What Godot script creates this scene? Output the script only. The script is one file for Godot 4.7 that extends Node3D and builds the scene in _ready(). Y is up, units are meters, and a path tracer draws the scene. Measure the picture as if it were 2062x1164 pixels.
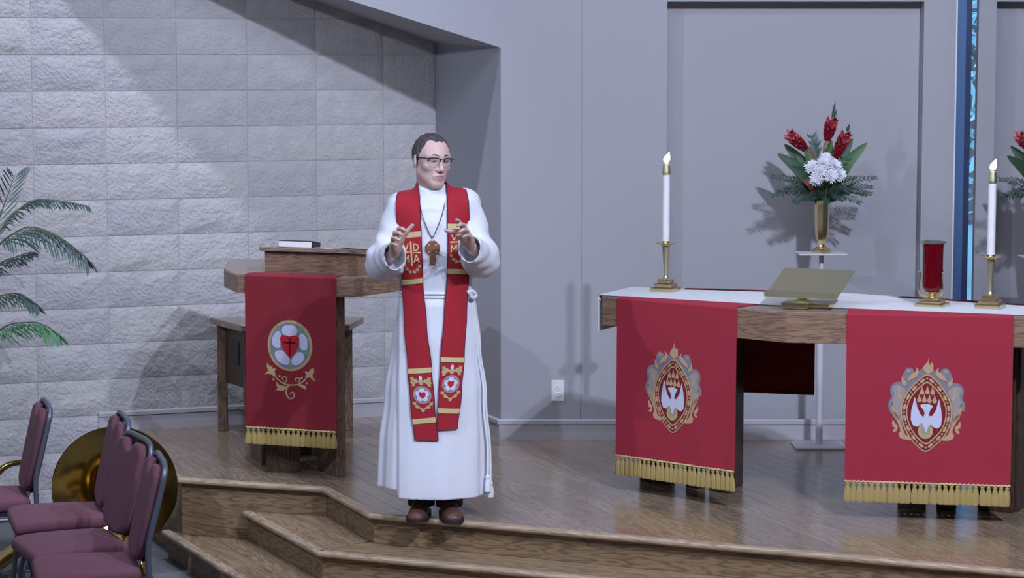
extends Node3D
# A chancel: split-face block wall, stage with steps, lectern, altar, a preacher, chairs.
# World: x to the right, y up, stage floor at y = 0, the camera looks along -z.  P(x, d, y): d = distance in front of the camera.

const NAVE := -0.435
const FD := 12.818            # distance of the front wall
var M := {}
var taken := {}
var rng := RandomNumberGenerator.new()
var nz := FastNoiseLite.new()

func _ready() -> void:
	rng.seed = 7
	nz.seed = 3
	nz.frequency = 1.0
	# ---------- camera ----------
	var cam := Camera3D.new()
	cam.name = "camera"
	cam.fov = rad_to_deg(2.0 * atan(582.0 / 4697.1))
	cam.position = Vector3(0, 2.11449, 0)
	cam.rotation.x = -0.0993432
	cam.near = 0.1
	cam.far = 200.0
	add_child(cam)
	cam.current = true
	# ---------- sky, exposure ----------
	var we := WorldEnvironment.new()
	we.name = "world_environment"
	var env := Environment.new()
	env.background_mode = Environment.BG_SKY
	var sky := Sky.new()
	var sm := ProceduralSkyMaterial.new()
	sm.sky_top_color = Color(0.32, 0.52, 0.85)
	sm.sky_horizon_color = Color(0.75, 0.86, 0.98)
	sm.ground_bottom_color = Color(0.35, 0.38, 0.36)
	sm.ground_horizon_color = Color(0.6, 0.68, 0.7)
	sm.sky_energy_multiplier = 1.0
	sky.sky_material = sm
	env.sky = sky
	env.background_energy_multiplier = 8.0
	env.tonemap_mode = Environment.TONE_MAPPER_LINEAR
	env.tonemap_exposure = 1.07
	env.sdfgi_enabled = true
	env.ssao_enabled = true
	env.ssil_enabled = true
	we.environment = env
	add_child(we)
	# ---------- lamps ----------
	var cool := Color(0.855, 0.892, 0.99)
	spot_lamp(P(2.72, 5.81, 4.80), P(0.6, 12.4, 0.9), 16.0, 34.0, cool, "stage spotlight on the ceiling rail, the lower of the right-hand pair")
	spot_lamp(P(2.74, 4.28, 5.70), P(0.2, 12.2, 0.9), 29.0, 30.0, cool, "stage spotlight on the ceiling rail, the higher of the right-hand pair")
	spot_lamp(P(-4.6, 7.0, 4.55), P(0.9, 12.2, 0.8), 12.0, 30.0, cool, "stage spotlight hanging alone at the left of the ceiling")
	spot_lamp(P(-1.95, 11.72, 5.5), P(-2.1, 13.1, 0.6), 9.5, 34.0, cool, "downlight hanging close to the block wall")
	panel_lamp(P(-0.6, 8.0, 5.55), Vector2(3.0, 0.8), 11.0, cool, "long ceiling light panel nearest the stage")
	panel_lamp(P(0.5, 3.4, 5.55), Vector2(3.0, 0.8), 10.0, cool, "long ceiling light panel over the middle of the nave")
	panel_lamp(P(0.5, -0.8, 5.55), Vector2(3.0, 0.8), 6.0, cool, "long ceiling light panel behind the seats at the back")
	# ---------- the place ----------
	materials()
	room()
	stage()
	block_wall()
	window_slot()
	outdoors()
	outlet()
	altar()
	lectern()
	person()
	stands()
	chairs()
	sousaphone()
	palm()

func P(x: float, d: float, y: float) -> Vector3:
	return Vector3(x, y, -d)

# ---------------------------------------------------------------- lamps
func spot_lamp(at: Vector3, to: Vector3, energy: float, angle: float, c: Color, label: String) -> void:
	var t := thing("spotlight", label, "lamp", at, 0.0, "lamps of the church ceiling")
	var dir := (to - at).normalized()
	var bs := Basis.looking_at(dir)
	var b := B.new()
	b.lathe([[0.05, 0.0], [0.062, 0.01], [0.066, 0.12], [0.05, 0.16], [0.0, 0.165]], 24, Transform3D(bs * Basis(Vector3.RIGHT, PI / 2), Vector3.ZERO))
	b.lathe([[0.066, 0.12], [0.066, -0.02], [0.06, -0.02], [0.06, 0.0], [0.05, 0.0]], 24, Transform3D(bs * Basis(Vector3.RIGHT, PI / 2), Vector3.ZERO))
	part("housing", b, M.black_metal if M.has("black_metal") else dark_plain(), t)
	b = B.new()
	b.lathe([[0.055, -0.001], [0.0, -0.002]], 24, Transform3D(bs * Basis(Vector3.RIGHT, PI / 2), Vector3.ZERO))
	b.lathe([[0.055, -0.001], [0.0, 0.0]], 24, Transform3D(bs * Basis(Vector3.RIGHT, PI / 2), Vector3.ZERO))
	var e := StandardMaterial3D.new()
	e.emission_enabled = true
	e.emission = c
	e.emission_energy_multiplier = 6.0
	e.albedo_color = Color(0.8, 0.8, 0.8)
	part("lens", b, e, t)
	b = B.new()
	b.tube([Vector3(0, 0.05, 0), Vector3(0, 6.0 - at.y, 0)], [0.012, 0.012], 8)
	part("hanging_rod", b, dark_plain(), t)
	var l := SpotLight3D.new()
	l.name = "spot_beam"
	l.light_color = c
	l.light_energy = energy
	l.light_size = 0.06
	l.spot_angle = angle
	l.spot_angle_attenuation = 0.6
	l.spot_range = 30.0
	l.spot_attenuation = 2.0
	l.shadow_enabled = true
	add_child(l)
	l.transform = Transform3D(bs, at + dir * 0.04)

func panel_lamp(at: Vector3, size: Vector2, energy: float, c: Color, label: String) -> void:
	var t := thing("ceiling_light", label, "lamp", at, 0.0, "lamps of the church ceiling")
	var b := B.new()
	b.box(Vector3(0, 0.06, 0), Vector3(size.x + 0.06, 0.08, size.y + 0.06), 0.01)
	part("frame", b, dark_plain(), t)
	b = B.new()
	b.box(Vector3(0, 0.015, 0), Vector3(size.x, 0.012, size.y), 0.002)
	var e := StandardMaterial3D.new()
	e.emission_enabled = true
	e.emission = c
	e.emission_energy_multiplier = 1.5
	part("diffuser", b, e, t)
	for s in [-1, 1]:
		b = B.new()
		b.tube([Vector3(s * size.x * 0.4, 0.09, 0), Vector3(s * size.x * 0.4, 6.0 - at.y, 0)], [0.006, 0.006], 6)
		part("hanging_rod", b, dark_plain(), t)
	var l := AreaLight3D.new()
	l.name = "panel_glow"
	l.area_size = size
	l.light_color = c
	l.light_energy = energy
	l.area_range = 30.0
	l.area_attenuation = 2.0
	l.shadow_enabled = true
	add_child(l)
	l.transform = Transform3D(Basis(Vector3.RIGHT, -PI / 2), at + Vector3(0, -0.01, 0))

func dark_plain() -> StandardMaterial3D:
	if not M.has("dark"):
		M.dark = mat(Color8(40, 40, 44), 0.5)
	return M.dark

# ---------------------------------------------------------------- naming
func numbered(called: String) -> String:
	if not taken.has(called):
		taken[called] = 0
		return called
	taken[called] += 1
	return "%s_%03d" % [called, taken[called]]

func tag(o: Node, label: String, category: String, group := "", kind := "") -> void:
	if label != "":
		o.set_meta("label", label)
	if category != "":
		o.set_meta("category", category)
	if group != "":
		o.set_meta("group", group)
	if kind != "":
		o.set_meta("kind", kind)

func thing(called: String, label: String, category: String, at := Vector3.ZERO, turn := 0.0, group := "") -> Node3D:
	var o := Node3D.new()
	o.name = numbered(called)
	o.position = at
	o.rotation.y = turn
	add_child(o)
	tag(o, label, category, group)
	return o

func struct(called: String, label: String, category: String, at := Vector3.ZERO, turn := 0.0) -> Node3D:
	var o := thing(called, label, category, at, turn)
	o.set_meta("kind", "structure")
	return o

func part(called: String, b: B, m: Material, parent: Node, crease := 40.0) -> MeshInstance3D:
	return put(called, b.commit(crease), m, parent)

func put(called: String, mesh: Mesh, m: Material, parent: Node) -> MeshInstance3D:
	var o := MeshInstance3D.new()
	o.name = called
	o.mesh = mesh
	o.material_override = m
	parent.add_child(o, true)
	return o

func copy(o: Node3D, label: String) -> Node3D:
	var c := o.duplicate() as Node3D
	var base := String(o.name)
	var re := RegEx.create_from_string("_\\d{3}$")
	c.name = numbered(re.sub(base, ""))
	add_child(c)
	c.set_meta("label", label)
	return c

# ---------------------------------------------------------------- mesh builder (faces are given counter-clockwise as seen from outside)
class B:
	var v := PackedVector3Array()
	var c := PackedColorArray()
	var col := Color.WHITE
	var colored := false

	func tri(p: Vector3, q: Vector3, r: Vector3) -> void:
		v.append(p)
		v.append(r)
		v.append(q)
		if colored:
			c.append(col)
			c.append(col)
			c.append(col)

	func quad(p: Vector3, q: Vector3, r: Vector3, s: Vector3) -> void:
		tri(p, q, r)
		tri(p, r, s)

	func box(at: Vector3, size: Vector3, ch := 0.0, bs := Basis.IDENTITY) -> void:
		var h := size / 2.0
		if ch <= 0.0:
			ch = 0.0001
		ch = minf(ch, minf(h.x, minf(h.y, h.z)) * 0.9)
		var pt := func(sx, sy, sz, ax):   # corner vertex lying on the face of axis ax
			var p := Vector3(sx * (h.x - ch), sy * (h.y - ch), sz * (h.z - ch))
			if ax == 0:
				p.x = sx * h.x
			elif ax == 1:
				p.y = sy * h.y
			else:
				p.z = sz * h.z
			return at + bs * p
		for s in [-1, 1]:
			var q := [pt.call(s, -1, -1, 0), pt.call(s, 1, -1, 0), pt.call(s, 1, 1, 0), pt.call(s, -1, 1, 0)]
			face4(q, s > 0)
			q = [pt.call(-1, s, -1, 1), pt.call(-1, s, 1, 1), pt.call(1, s, 1, 1), pt.call(1, s, -1, 1)]
			face4(q, s > 0)
			q = [pt.call(-1, -1, s, 2), pt.call(1, -1, s, 2), pt.call(1, 1, s, 2), pt.call(-1, 1, s, 2)]
			face4(q, s > 0)
		if ch < 0.0002:
			return
		for s in [-1, 1]:
			for t in [-1, 1]:
				face4([pt.call(s, t, -1, 0), pt.call(s, t, -1, 1), pt.call(s, t, 1, 1), pt.call(s, t, 1, 0)], s * t > 0)
				face4([pt.call(-1, s, t, 1), pt.call(-1, s, t, 2), pt.call(1, s, t, 2), pt.call(1, s, t, 1)], s * t > 0)
				face4([pt.call(s, -1, t, 2), pt.call(s, -1, t, 0), pt.call(s, 1, t, 0), pt.call(s, 1, t, 2)], s * t > 0)
				for w in [-1, 1]:
					var a = pt.call(s, t, w, 0)
					var d = pt.call(s, t, w, 1)
					var e = pt.call(s, t, w, 2)
					if s * t * w > 0:
						tri(a, d, e)
					else:
						tri(a, e, d)

	func face4(q: Array, fwd: bool) -> void:
		if fwd:
			quad(q[0], q[1], q[2], q[3])
		else:
			quad(q[3], q[2], q[1], q[0])

	# polygon in (x, d) plan, y0..y1, top edge chamfered
	func slab(poly: Array, y0: float, y1: float, ch := 0.0) -> void:
		var p := PackedVector2Array()
		for q in poly:
			p.append(Vector2(q[0], q[1]) if q is Array else q)
		if area(p) < 0:
			p.reverse()
		var n := p.size()
		var ins := inset(p, ch)
		var tr := Geometry2D.triangulate_polygon(ins)
		for i in range(0, tr.size(), 3):
			up(ins[tr[i]], ins[tr[i + 1]], ins[tr[i + 2]], y1, true)
		tr = Geometry2D.triangulate_polygon(p)
		for i in range(0, tr.size(), 3):
			up(p[tr[i]], p[tr[i + 1]], p[tr[i + 2]], y0, false)
		for i in n:
			var j := (i + 1) % n
			var a := p[i]
			var d := p[j]
			quad(Vector3(a.x, y0, -a.y), Vector3(d.x, y0, -d.y), Vector3(d.x, y1 - ch, -d.y), Vector3(a.x, y1 - ch, -a.y))
			if ch > 0.0:
				var e := ins[i]
				var f := ins[j]
				quad(Vector3(a.x, y1 - ch, -a.y), Vector3(d.x, y1 - ch, -d.y), Vector3(f.x, y1, -f.y), Vector3(e.x, y1, -e.y))

	func up(p: Vector2, q: Vector2, r: Vector2, y: float, top: bool) -> void:
		var ccw := (q - p).cross(r - p) > 0
		var a := Vector3(p.x, y, -p.y)
		var d := Vector3(q.x, y, -q.y)
		var e := Vector3(r.x, y, -r.y)
		if ccw == top:
			tri(a, d, e)
		else:
			tri(a, e, d)

	static func area(p: PackedVector2Array) -> float:
		var s := 0.0
		for i in p.size():
			s += p[i].cross(p[(i + 1) % p.size()])
		return s / 2.0

	static func inset(p: PackedVector2Array, r: float) -> PackedVector2Array:   # p counter-clockwise
		if r == 0.0:
			return p
		var out := PackedVector2Array()
		var n := p.size()
		for i in n:
			var e := (p[i] - p[(i + n - 1) % n]).normalized()
			var f := (p[(i + 1) % n] - p[i]).normalized()
			var m := Vector2(-e.y - f.y, e.x + f.x)
			var l := m.length_squared()
			out.append(p[i] + m * (2.0 * r / maxf(l, 0.4)))
		return out

	# polygon in local (x, y), from z0 to z1 through a mapping Callable(Vector3) -> Vector3, front edge bevelled by ch
	func plate(poly: PackedVector2Array, z0: float, z1: float, map = null, ch := 0.0, back := false) -> void:
		var p := poly.duplicate()
		if area(p) < 0:
			p.reverse()
		var ins := inset(p, ch)
		var f := func(q: Vector2, z: float): return map.call(Vector3(q.x, q.y, z)) if map != null else Vector3(q.x, q.y, z)
		var tr := Geometry2D.triangulate_polygon(ins)
		for i in range(0, tr.size(), 3):
			var a := ins[tr[i]]
			var d := ins[tr[i + 1]]
			var e := ins[tr[i + 2]]
			if (d - a).cross(e - a) < 0:
				var s := d
				d = e
				e = s
			tri(f.call(a, z1), f.call(d, z1), f.call(e, z1))
			if back and ch == 0.0:
				tri(f.call(a, z0), f.call(e, z0), f.call(d, z0))
		if back and ch > 0.0:
			tr = Geometry2D.triangulate_polygon(ins)
			for i in range(0, tr.size(), 3):
				var a := ins[tr[i]]
				var d := ins[tr[i + 1]]
				var e := ins[tr[i + 2]]
				if (d - a).cross(e - a) < 0:
					var s := d
					d = e
					e = s
				tri(f.call(a, z0), f.call(e, z0), f.call(d, z0))
		var n := p.size()
		for i in n:
			var j := (i + 1) % n
			var zb := z0 + ch if back else z0
			quad(f.call(p[i], zb), f.call(p[j], zb), f.call(p[j], z1 - ch), f.call(p[i], z1 - ch))
			if ch > 0.0:
				quad(f.call(p[i], z1 - ch), f.call(p[j], z1 - ch), f.call(ins[j], z1), f.call(ins[i], z1))
				if back:
					quad(f.call(ins[i], z0), f.call(ins[j], z0), f.call(p[j], zb), f.call(p[i], zb))

	# rows of points; each quad outward when rows go up and points go counter-clockwise seen from above
	func grid(rows: Array, close := false) -> void:
		for i in rows.size() - 1:
			var r = rows[i]
			var s = rows[i + 1]
			var n: int = r.size()
			for j in (n if close else n - 1):
				var k := (j + 1) % n
				quad(r[j], r[k], s[k], s[j])

	func fan(ring: Array, at: Vector3, up_side: bool) -> void:
		for j in ring.size():
			var k := (j + 1) % ring.size()
			if up_side:
				tri(ring[j], ring[k], at)
			else:
				tri(ring[k], ring[j], at)

	# profile of [radius, y] pairs going up
	func lathe(profile: Array, seg: int, xf := Transform3D.IDENTITY) -> void:
		var rows := []
		for q in profile:
			var r := PackedVector3Array()
			for i in seg:
				var a := TAU * i / seg
				r.append(xf * Vector3(cos(a) * q[0], q[1], -sin(a) * q[0]))
			rows.append(r)
		grid(rows, true)

	func tube(path: Array, radii: Array, seg: int, flat := 1.0, caps := true) -> void:
		var n := path.size()
		var rows := []
		var t0: Vector3 = (path[1] - path[0]).normalized()
		var side := t0.cross(Vector3.UP)
		if side.length() < 0.1:
			side = t0.cross(Vector3.RIGHT)
		side = side.normalized()
		for i in n:
			var t: Vector3 = (path[mini(i + 1, n - 1)] - path[maxi(i - 1, 0)]).normalized()
			side = (side - t * side.dot(t)).normalized()
			var w := side.cross(t)
			var r := PackedVector3Array()
			for j in seg:
				var a := TAU * j / seg
				r.append(path[i] + (side * cos(a) + w * sin(a) * flat) * radii[i])
			rows.append(r)
		# orientation: side x t = w, ring runs from side to w; outward needs this order
		var rr := []
		for r in rows:
			var q: PackedVector3Array = r.duplicate()
			q.reverse()
			rr.append(q)
		grid(rr, true)
		if caps:
			fan(rr[0], path[0], false)
			fan(rr[n - 1], path[n - 1], true)

	func rbox(at: Vector3, size: Vector3, r: float, n: int, bend = null, bs := Basis.IDENTITY) -> void:
		var h := size / 2.0
		for ax in 3:
			for s in [-1, 1]:
				var rows := []
				for i in n + 1:
					var row := PackedVector3Array()
					for j in n + 1:
						var uu := sin((i * 2.0 / n - 1.0) * PI / 2.0)
						var vv := sin((j * 2.0 / n - 1.0) * PI / 2.0)
						var p: Vector3
						if ax == 0:
							p = Vector3(s, uu, vv)
						elif ax == 1:
							p = Vector3(vv, s, uu)
						else:
							p = Vector3(uu, vv, s)
						p = p * h
						var inner := Vector3(clampf(p.x, -h.x + r, h.x - r), clampf(p.y, -h.y + r, h.y - r), clampf(p.z, -h.z + r, h.z - r))
						var d := p - inner
						if d.length() > 0.0:
							p = inner + d.normalized() * r
						if bend != null:
							p = bend.call(p)
						row.append(at + bs * p)
					rows.append(row)
				if s > 0:
					rows.reverse()
				grid(rows)

	func commit(crease := 40.0) -> ArrayMesh:
		var nn := PackedVector3Array()
		nn.resize(v.size())
		var at := {}
		var fn := PackedVector3Array()
		for i in range(0, v.size(), 3):
			var a := (v[i + 2] - v[i]).cross(v[i + 1] - v[i])
			fn.append(a)
			if crease > 0.0:
				for k in 3:
					var key := Vector3i((v[i + k] * 20000.0).round())
					if at.has(key):
						at[key].append(i / 3)
					else:
						at[key] = PackedInt32Array([i / 3])
		var lim := cos(deg_to_rad(crease))
		for i in v.size():
			var a := fn[i / 3]
			if crease > 0.0:
				var s := Vector3.ZERO
				var m := a.normalized()
				for k in at[Vector3i((v[i] * 20000.0).round())]:
					var f := fn[k]
					if f.normalized().dot(m) >= lim - 0.001:
						s += f
				a = s if s.length() > 0.0 else a
			nn[i] = a.normalized()
		var arr := []
		arr.resize(Mesh.ARRAY_MAX)
		arr[Mesh.ARRAY_VERTEX] = v
		arr[Mesh.ARRAY_NORMAL] = nn
		if colored:
			arr[Mesh.ARRAY_COLOR] = c
		var mesh := ArrayMesh.new()
		mesh.add_surface_from_arrays(Mesh.PRIMITIVE_TRIANGLES, arr)
		return mesh

# ---------------------------------------------------------------- curves
func smooth(pts: Array, per := 6, closed := false) -> Array:
	var out := []
	var n := pts.size()
	var last := n if closed else n - 1
	for i in last:
		var a = pts[(i - 1 + n) % n] if closed or i > 0 else pts[0]
		var b = pts[i]
		var c = pts[(i + 1) % n]
		var d = pts[(i + 2) % n] if closed or i + 2 < n else pts[n - 1]
		for k in per:
			var t := float(k) / per
			out.append(0.5 * ((2.0 * b) + (c - a) * t + (2.0 * a - 5.0 * b + 4.0 * c - d) * t * t + (3.0 * b - a - 3.0 * c + d) * t * t * t))
	if not closed:
		out.append(pts[n - 1])
	return out

func lerp_list(l: Array, n: int) -> Array:   # radii for n points along a list
	var out := []
	for i in n:
		var t := float(i) / (n - 1) * (l.size() - 1)
		var k := mini(int(t), l.size() - 2)
		out.append(lerpf(l[k], l[k + 1], t - k))
	return out

func table(t: Array, x: float) -> float:   # [[x, value], ...] with x rising
	if x <= t[0][0]:
		return t[0][1]
	for i in range(1, t.size()):
		if x <= t[i][0]:
			var f: float = (x - t[i - 1][0]) / (t[i][0] - t[i - 1][0])
			f = f * f * (3.0 - 2.0 * f)
			return lerpf(t[i - 1][1], t[i][1], f)
	return t[-1][1]

func v2(l: Array) -> PackedVector2Array:   # flat list x, y, x, y ...
	var p := PackedVector2Array()
	for i in range(0, l.size(), 2):
		p.append(Vector2(l[i], l[i + 1]))
	return p

func round_poly(l: Array, per := 4) -> PackedVector2Array:
	return PackedVector2Array(smooth(Array(v2(l)), per, true))

func ellipse(c: Vector2, r: Vector2, n := 28, turn := 0.0) -> PackedVector2Array:
	var p := PackedVector2Array()
	for i in n:
		var a := TAU * i / n
		p.append(c + Vector2(cos(a) * r.x, sin(a) * r.y).rotated(turn))
	return p

func stroke(l: Array, w0: float, w1: float, per := 5) -> PackedVector2Array:
	var pts := smooth(Array(v2(l)), per)
	var left := PackedVector2Array()
	var right := PackedVector2Array()
	for i in pts.size():
		var t: Vector2 = (pts[mini(i + 1, pts.size() - 1)] - pts[maxi(i - 1, 0)]).normalized()
		var w := lerpf(w0, w1, float(i) / (pts.size() - 1)) / 2.0
		left.append(pts[i] + Vector2(-t.y, t.x) * w)
		right.append(pts[i] - Vector2(-t.y, t.x) * w)
	right.reverse()
	left.append_array(right)
	return left

func stroke_into(b: B, l: Array, w0: float, w1: float, z: float, map: Callable, per := 5) -> void:   # a stitched line that may cross itself: quads
	var pts := smooth(Array(v2(l)), per)
	var lp := []
	for i in pts.size():
		var t: Vector2 = (pts[mini(i + 1, pts.size() - 1)] - pts[maxi(i - 1, 0)]).normalized()
		var w := lerpf(w0, w1, float(i) / (pts.size() - 1)) / 2.0
		var n := Vector2(-t.y, t.x) * w
		lp.append([pts[i] + n, pts[i] - n])
	for i in lp.size() - 1:
		var q := PackedVector2Array([lp[i][0], lp[i][1], lp[i + 1][1], lp[i + 1][0]])
		if absf(B.area(q)) > 1e-9:
			b.plate(q, 0.0, z, map)

# ---------------------------------------------------------------- materials
func mat(c: Color, rough := 0.8, metal := 0.0) -> StandardMaterial3D:
	var m := StandardMaterial3D.new()
	m.albedo_color = c
	m.roughness = rough
	m.metallic = metal
	return m

func noise_tex(freq: float, octaves: int, seed_: int, lo: Color, hi: Color, size := 256, normal := false) -> NoiseTexture2D:
	var n := FastNoiseLite.new()
	n.noise_type = FastNoiseLite.TYPE_SIMPLEX_SMOOTH
	n.frequency = freq
	n.fractal_octaves = octaves
	n.seed = seed_
	var t := NoiseTexture2D.new()
	t.width = size
	t.height = size
	t.seamless = true
	t.noise = n
	t.as_normal_map = normal
	if not normal:
		var g := Gradient.new()
		g.set_color(0, lo)
		g.set_color(1, hi)
		t.color_ramp = g
	return t

func wood_image(seed_: int, lo: float, across: bool) -> ImageTexture:
	var n := FastNoiseLite.new()
	n.seed = seed_
	n.frequency = 1.0
	n.fractal_octaves = 3
	var fine := FastNoiseLite.new()
	fine.seed = seed_ + 5
	fine.frequency = 1.0
	var s := 384
	var im := Image.create(s, s, false, Image.FORMAT_RGB8)
	for i in s:
		var x := float(i) / s
		var wx := cos(TAU * x) * 0.5
		var wz := sin(TAU * x) * 0.5
		for j in s:
			var y := float(j) / s
			var cy := cos(TAU * y) * 1.1
			var sy := sin(TAU * y) * 1.1
			var w := n.get_noise_3d(wx + 3.0, cy, sy + wz) * 2.6
			var ring := 0.5 + 0.5 * sin(TAU * (y * 5.0 + w))
			ring = pow(ring, 1.6)
			var f := fine.get_noise_3d(x * 5.0, y * 90.0, 0.5) * 0.5 + 0.5
			var v := lerpf(1.0, lo, clampf(ring * 0.75 + f * 0.4 - 0.1, 0.0, 1.0))
			var c := Color(v, v * lerpf(0.96, 1.0, v), v * lerpf(0.9, 1.0, v))
			if across:
				im.set_pixel(j, i, c)
			else:
				im.set_pixel(i, j, c)
	im.generate_mipmaps()
	return ImageTexture.create_from_image(im)

func wood(c: Color, tex: Texture2D, scale: Vector3, rough := 0.45, off := Vector3.ZERO) -> StandardMaterial3D:
	var m := mat(c, rough)
	m.albedo_texture = tex
	m.uv1_triplanar = true
	m.uv1_scale = scale
	m.uv1_offset = off
	return m

func fabric(c: Color, tex: Texture2D, scale := 60.0, sheen := 0.25) -> StandardMaterial3D:
	var m := mat(c, 0.9)
	m.rim_enabled = true
	m.rim = sheen
	m.rim_tint = 0.7
	m.normal_enabled = true
	m.normal_texture = tex
	m.normal_scale = 0.35
	m.uv1_triplanar = true
	m.uv1_scale = Vector3.ONE * scale
	return m

func materials() -> void:
	var weave := noise_tex(0.12, 2, 11, Color.BLACK, Color.WHITE, 128, true)
	M.wh = wood_image(21, 0.70, false)
	M.wv = wood_image(33, 0.66, true)
	M.paint = mat(Color8(168, 168, 175), 0.75)
	var grit := noise_tex(0.09, 3, 4, Color.BLACK, Color.WHITE, 256)
	M.paint.heightmap_enabled = true
	M.paint.heightmap_texture = grit
	M.paint.heightmap_scale = 0.04
	M.paint.uv1_triplanar = true
	M.paint.uv1_scale = Vector3.ONE * 2.5
	M.trim = mat(Color8(184, 181, 188), 0.5)
	M.bead = mat(Color8(225, 225, 228), 0.5)
	M.ceiling = mat(Color8(190, 188, 190), 0.9)
	M.mortar = mat(Color8(186, 185, 188), 0.95)
	M.block = []
	var rough := noise_tex(0.03, 5, 9, Color.BLACK, Color.WHITE, 512)
	var mottle := noise_tex(0.012, 4, 19, Color(0.94, 0.935, 0.935), Color(1, 1, 1), 256)
	for i in 3:
		var m := mat([Color8(196, 195, 196), Color8(191, 190, 192), Color8(200, 198, 197)][i], 0.95)
		m.albedo_texture = mottle
		m.heightmap_enabled = true
		m.heightmap_texture = rough
		m.heightmap_scale = 0.55
		m.uv1_triplanar = true
		m.uv1_scale = Vector3.ONE * 2.2
		m.uv1_offset = Vector3(i * 0.37, i * 0.21, 0)
		M.block.append(m)
	M.plank = []
	for i in 6:
		var c: Color = [Color8(166, 145, 122), Color8(154, 133, 112), Color8(168, 146, 121), Color8(157, 136, 114), Color8(164, 141, 117), Color8(158, 138, 116)][i]
		var m := wood(c, M.wh, Vector3(0.55, 3.0, 3.0), 0.3, Vector3(i * 0.31, i * 0.17, i * 0.23))
		m.metallic_specular = 0.5
		m.clearcoat_enabled = true
		m.clearcoat = 0.35
		m.clearcoat_roughness = 0.16
		m.roughness = 0.24
		m.clearcoat = 0.5
		M.plank.append(m)
	M.under = mat(Color8(60, 50, 44), 0.8)
	M.riser = wood(Color8(150, 125, 96), M.wh, Vector3(0.7, 2.4, 2.4), 0.5)
	M.tread = wood(Color8(158, 134, 107), M.wh, Vector3(0.6, 2.6, 2.6), 0.42, Vector3(0.4, 0.2, 0.1))
	M.nosing = wood(Color8(188, 166, 140), M.wh, Vector3(0.7, 3.0, 3.0), 0.4, Vector3(0.1, 0.5, 0.3))
	M.carpet = mat(Color8(120, 120, 124), 0.98)
	M.carpet.albedo_texture = noise_tex(0.2, 4, 51, Color(0.75, 0.75, 0.77), Color(1, 1, 1), 256)
	M.carpet.uv1_triplanar = true
	M.carpet.uv1_scale = Vector3.ONE * 1.7
	M.oak = wood(Color8(156, 126, 104), M.wh, Vector3(0.9, 3.4, 3.4), 0.42)
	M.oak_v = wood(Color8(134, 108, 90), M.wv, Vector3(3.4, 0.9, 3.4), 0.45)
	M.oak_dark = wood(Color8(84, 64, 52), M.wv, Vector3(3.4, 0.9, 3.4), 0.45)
	M.oak_top = wood(Color8(160, 138, 122), M.wh, Vector3(0.9, 3.4, 3.4), 0.22, Vector3(0.3, 0.1, 0.6))
	M.red = fabric(Color8(164, 40, 60), weave)
	M.red_deep = fabric(Color8(138, 32, 46), weave)
	M.stole = fabric(Color8(164, 28, 44), weave)
	M.red_back = fabric(Color8(120, 20, 32), weave)
	M.white_cloth = fabric(Color8(232, 234, 240), weave, 60.0, 0.1)
	M.alb = fabric(Color8(226, 228, 238), weave, 50.0, 0.15)
	M.gold_thread = fabric(Color8(190, 168, 120), weave, 160.0, 0.3)
	M.tan_thread = fabric(Color8(196, 162, 126), weave, 160.0, 0.3)
	M.fringe = fabric(Color8(172, 150, 92), weave, 120.0, 0.4)
	M.band = fabric(Color8(206, 190, 136), weave, 120.0, 0.3)
	M.smoke = fabric(Color8(134, 128, 140), weave, 160.0, 0.3)
	M.smoke_pale = fabric(Color8(164, 152, 150), weave, 160.0, 0.3)
	M.white_thread = fabric(Color8(206, 208, 232), weave, 160.0, 0.3)
	M.blue_thread = fabric(Color8(120, 126, 168), weave, 160.0, 0.3)
	M.green_thread = fabric(Color8(128, 150, 122), weave, 160.0, 0.3)
	M.heart = fabric(Color8(190, 24, 40), weave, 160.0, 0.3)
	M.black_thread = fabric(Color8(16, 12, 14), weave, 160.0, 0.1)
	M.field = fabric(Color8(126, 22, 36), weave, 160.0, 0.2)
	M.skin = mat(Color.WHITE, 0.55)
	M.skin.vertex_color_use_as_albedo = true
	M.skin.subsurf_scatter_enabled = true
	M.skin.subsurf_scatter_strength = 0.12
	M.hair = mat(Color8(70, 62, 66), 0.6)
	M.trousers = fabric(Color8(44, 46, 60), weave)
	M.leather = mat(Color8(92, 62, 52), 0.42)
	M.sole = mat(Color8(34, 28, 28), 0.7)
	M.frame_dark = mat(Color8(30, 24, 34), 0.35)
	M.lens = mat(Color(0.9, 0.93, 1.0, 0.06), 0.02)
	M.lens.transparency = BaseMaterial3D.TRANSPARENCY_ALPHA
	M.pendant = mat(Color8(128, 84, 64), 0.5)
	M.pendant_pale = mat(Color8(196, 160, 128), 0.5)
	M.brass = mat(Color8(232, 216, 170), 0.25, 1.0)
	M.brass_worn = mat(Color8(212, 206, 170), 0.45, 1.0)
	M.brass_horn = mat(Color8(186, 156, 84), 0.16, 1.0)
	M.silver = mat(Color8(190, 190, 196), 0.3, 0.9)
	M.stand = mat(Color8(222, 222, 230), 0.45, 0.1)
	M.wax = mat(Color8(238, 236, 240), 0.5)
	M.wax.subsurf_scatter_enabled = true
	M.wax.subsurf_scatter_strength = 0.2
	M.edging = fabric(Color8(74, 24, 58), weave, 160.0, 0.2)
	M.eye = mat(Color8(150, 138, 140), 0.4)
	M.cord = mat(Color8(86, 72, 72), 0.8)
	M.wick = mat(Color8(40, 34, 30), 0.9)
	M.flame = mat(Color8(255, 236, 190), 0.6)
	M.flame.emission_enabled = true
	M.flame.emission = Color8(255, 226, 170)
	M.flame.emission_energy_multiplier = 9.0
	M.red_glass = mat(Color(0.6, 0.03, 0.13, 0.35), 0.05)
	M.red_glass.refraction_enabled = true
	M.red_glass.refraction_scale = 0.05
	M.red_solid = mat(Color8(84, 8, 38), 0.3)
	M.seat = fabric(Color8(112, 70, 84), weave, 70.0, 0.4)
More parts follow.
